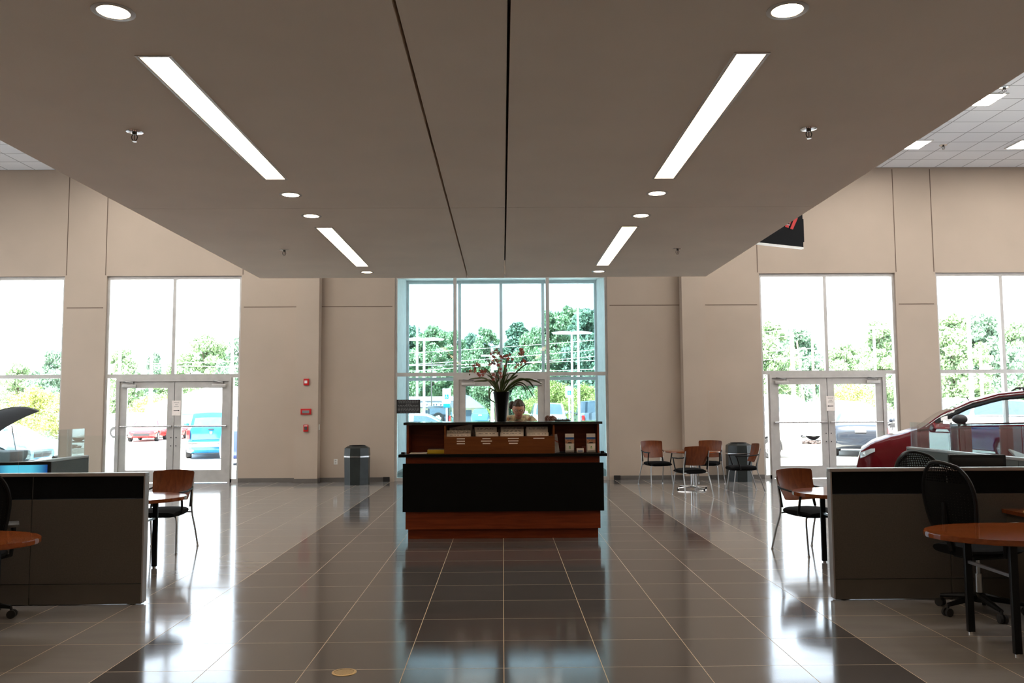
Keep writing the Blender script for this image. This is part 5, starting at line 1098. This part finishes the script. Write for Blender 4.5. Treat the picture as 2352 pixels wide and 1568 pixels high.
def person(label, loc, rz, sc, hairm, blouse, tilt, group=None):
    t = thing('person', label, 'person', loc, rz); t.scale = (sc,)*3
    V = []; E = []; RD = []
    def v(p, r, frm=None):
        V.append(p); RD.append(r)
        if frm is not None: E.append((frm, len(V)-1))
        return len(V)-1
    # faces -y, leaning forward on the counter
    pel = v((0, .16, .92), (.15, .11)); wa = v((0, .10, 1.08), (.125, .095), pel); ch = v((0, .02, 1.26), (.145, .105), wa); nb = v((0, -.06, 1.38), (.075, .065), ch); nk = v((0, -.10, 1.42), (.052, .055), nb); hd0 = v((0, -.13, 1.46), (.055, .06), nk)
    for s_ in (-1, 1):
        hp = v((s_*.10, .16, .86), .095, pel); kn = v((s_*.11, .13, .48), .062, hp); ak = v((s_*.11, .18, .09), .040, kn); ft = v((s_*.115, .10, .04), (.038, .03), ak); v((s_*.12, .0, .028), (.035, .024), ft)
        sh = v((s_*.165, -.02, 1.365), .062, ch); el = v((s_*.30, -.17, 1.18), .042, sh); wr = v((s_*.17, -.36, 1.075), .027, el); pm = v((s_*.15, -.42, 1.065), (.034, .018), wr)
        for k in range(4):
            o_ = (-.030+.02*k)*1.0; L2 = (.062, .075, .078, .066)[k]; a1 = v((s_*.145+o_, -.455, 1.068), .0095, pm); a2 = v((s_*.142+o_*1.1, -.455-L2*.55, 1.066), .0085, a1); v((s_*.140+o_*1.1, -.455-L2, 1.050), .0075, a2)
        th = v((s_*.118-.0, -.415, 1.07), .011, pm); v((s_*.098, -.445, 1.066), .0095, th)
    me = skin_mesh(V, E, RD, pel, 2)
    # head: a shaped grid joined to the body mesh
    C = Vector((0, -.175, 1.505)); Mh = Matrix.Translation(C) @ Matrix.Rotation(tilt, 4, 'X'); nu, nv = 40, 28; rows = []
    for i in range(nv+1):
        ph = PI*i/nv; r_ = []
        for k in range(nu):
            th = 2*PI*k/nu; x, y, z = math.sin(ph)*math.sin(th), -math.sin(ph)*math.cos(th), math.cos(ph)
            X_, Y_, Z_ = x*.078, y*.098, z*.118
            if z < 0: X_ *= 1-.30*(-z)**1.6; Y_ = Y_*(1-.12*(-z)) - .012*(-z)*(1 if y < 0 else -.8)
            f = max(0, -y)
            g = lambda cx, cz, sx, sz: math.exp(-((X_-cx)/sx)**2-((Z_-cz)/sz)**2)
            Y_ -= f*(.022*g(0, -.022, .012, .020)+.010*g(0, .0, .008, .022)); Y_ += f*.010*(g(.031, .008, .017, .012)+g(-.031, .008, .017, .012)); Y_ -= f*.006*(g(.0, .028, .05, .009)); Y_ -= f*.006*(g(.034, -.028, .02, .018)+g(-.034, -.028, .02, .018)); Y_ -= f*(.007*g(0, -.054, .020, .005)+.006*g(0, -.066, .018, .006))+f*.008*g(0, -.096, .02, .014); Y_ += f*.004*g(0, -.060, .022, .003)
            r_.append(Mh @ Vector((X_, Y_, Z_)))
        rows.append(r_)
    hm = MB().grid(rows, wrap=True)
    for s_ in (-1, 1): hm.ball(Mh @ Vector((s_*.079, .008, -.004)), .030, 8, (.30, .62, 1.0))
    bm = bmesh.new(); bm.from_mesh(me); vs = [bm.verts.new(p) for p in hm.v]; bm.verts.ensure_lookup_table()
    for f in hm.f:
        try: bm.faces.new([vs[i] for i in f]).smooth = True
        except ValueError: pass
    bm.normal_update(); bm.to_mesh(me); bm.free(); me.materials.clear(); me.materials.append(SKIN); b = bpy.data.objects.new('body', me); col.objects.link(b); b.parent = t
    # clothes
    cv = [(0, .155, .90), (0, .11, 1.06), (0, .02, 1.25), (0, -.05, 1.385)]; ce = [(0, 1), (1, 2), (2, 3)]; crd = [(.175, .135), (.158, .125), (.180, .135), (.112, .095)]
    for s_ in (-1, 1): i0 = len(cv); cv += [(s_*.17, -.015, 1.355), (s_*.245, -.10, 1.265), (s_*.285, -.155, 1.20)]; ce += [(2, i0), (i0, i0+1), (i0+1, i0+2)]; crd += [.082, .070, .066]
    me = skin_mesh(cv, ce, crd, 0, 2); me.materials.clear(); me.materials.append(blouse); o = bpy.data.objects.new('blouse', me); col.objects.link(o); o.parent = t
    pv = [(0, .16, .90)]; pe = []; prd = [(.165, .125)]
    for s_ in (-1, 1): i0 = len(pv); pv += [(s_*.10, .16, .84), (s_*.11, .135, .48), (s_*.11, .18, .10)]; pe += [(0, i0), (i0, i0+1), (i0+1, i0+2)]; prd += [.115, .082, .075]
    me = skin_mesh(pv, pe, prd, 0, 2); me.materials.clear(); me.materials.append(mat('trousers', (.02, .02, .03), .8)); o = bpy.data.objects.new('trousers', me); col.objects.link(o); o.parent = t
    for s_ in (-1, 1): MB().ball((s_*.118, .06, .045), .06, 10, (.80, 2.1, .72)).build('shoe', BLACKP, t)
    # hair with a bun
    rows = []
    for i in range(17):
        ph = PI*.66*i/16; r_ = []
        for k in range(32):
            th = 2*PI*k/32; x, y, z = math.sin(ph)*math.sin(th), -math.sin(ph)*math.cos(th), math.cos(ph); wv = 1+.03*math.sin(9*th)+.02*math.sin(17*th+ph*5)
            lim = .30 if y < 0 else -9; zz = z
            if y < -.05 and z < .50: k_ = min(1, (.50-z)/.25); sc_ = 1-.28*k_*min(1, (-y-.05)*3)
            else: sc_ = 1
            r_.append(Mh @ Vector((x*.089*wv*sc_, (y*.112+.008)*wv*(sc_ if y < 0 else 1), z*.131*wv*(1 if sc_ == 1 else .98))))
        rows.append(r_)
    MB().grid(rows, wrap=True).ball(Mh @ Vector((-.082, .075, .040)), .046, 12, (1.0, 1.1, 1.05)).ball(Mh @ Vector((-.10, .08, .005)), .032, 10).build('hair', hairm, t)
    mb = MB()
    for s_ in (-1, 1): mb.tube([Mh @ Vector((s_*.031+.021*math.cos(a_), -.100, .004+.015*math.sin(a_))) for a_ in [2*PI*k/16 for k in range(16)]], .0022, 6, closed=True); mb.tube([Mh @ Vector((s_*.051, -.098, .006)), Mh @ Vector((s_*.078, .0, .004))], .002, 5)
    mb.tube([Mh @ Vector((-.010, -.104, .006)), Mh @ Vector((.010, -.104, .006))], .002, 5); mb.build('glasses', mat('glasses_frame', (.05, .03, .03), .4), t)
    for s_ in (-1, 1): e = MB().ball(Mh @ Vector((s_*.031, -.083, .007)), .0115, 10).build('eye', mat('eye_white', (.6, .58, .55), .3), t); MB().ball(Mh @ Vector((s_*.031, -.0925, .004)), .005, 8).build('iris', BLACKP, e)
    MB().ball(Mh @ Vector((0, -.102, -.060)), .016, 10, (1.25, .35, .38)).build('lips', mat('lips', (.36, .09, .08), .45), t)
    return t
BLOUSE = mat('patterned_blouse', (.46, .42, .28), .85, vary=.75, scale=22)
person('woman in a pale patterned blouse and glasses, looking down behind the desk', (at(1191, 945, 12.05).x, 12.20, 0), R(0), 1.045, HAIR, BLOUSE, R(16))
person('person bent low behind the desk, only brown hair showing', (at(1277, 965, 12.0).x, 12.12, 0), R(-20), .905, HAIR2, mat('brown_top', (.12, .06, .03), .8), R(44))
t = thing('desk_tray', 'dark wire tray on the far side of the desk, right of the brown hair', 'tray', (at(1292, 962, DY+.75).x, DY+.75, 1.416)); mb = MB(); mb.box(-.10, .10, -.05, .05, 0, .006)
for x in (-.10, -.05, 0, .05, .10): mb.box(x-.002, x+.002, -.05, -.046, 0, .03).box(x-.002, x+.002, .046, .05, 0, .03)
mb.tube([(-.10, -.05, .03), (.10, -.05, .03), (.10, .05, .03), (-.10, .05, .03)], .002, 5, closed=True); mb.build('wire_tray', BLACKP, t); MB().box(-.09, .09, -.04, .04, .006, .02).build('papers', mat('tray_papers', (.10, .11, .12), .6), t)
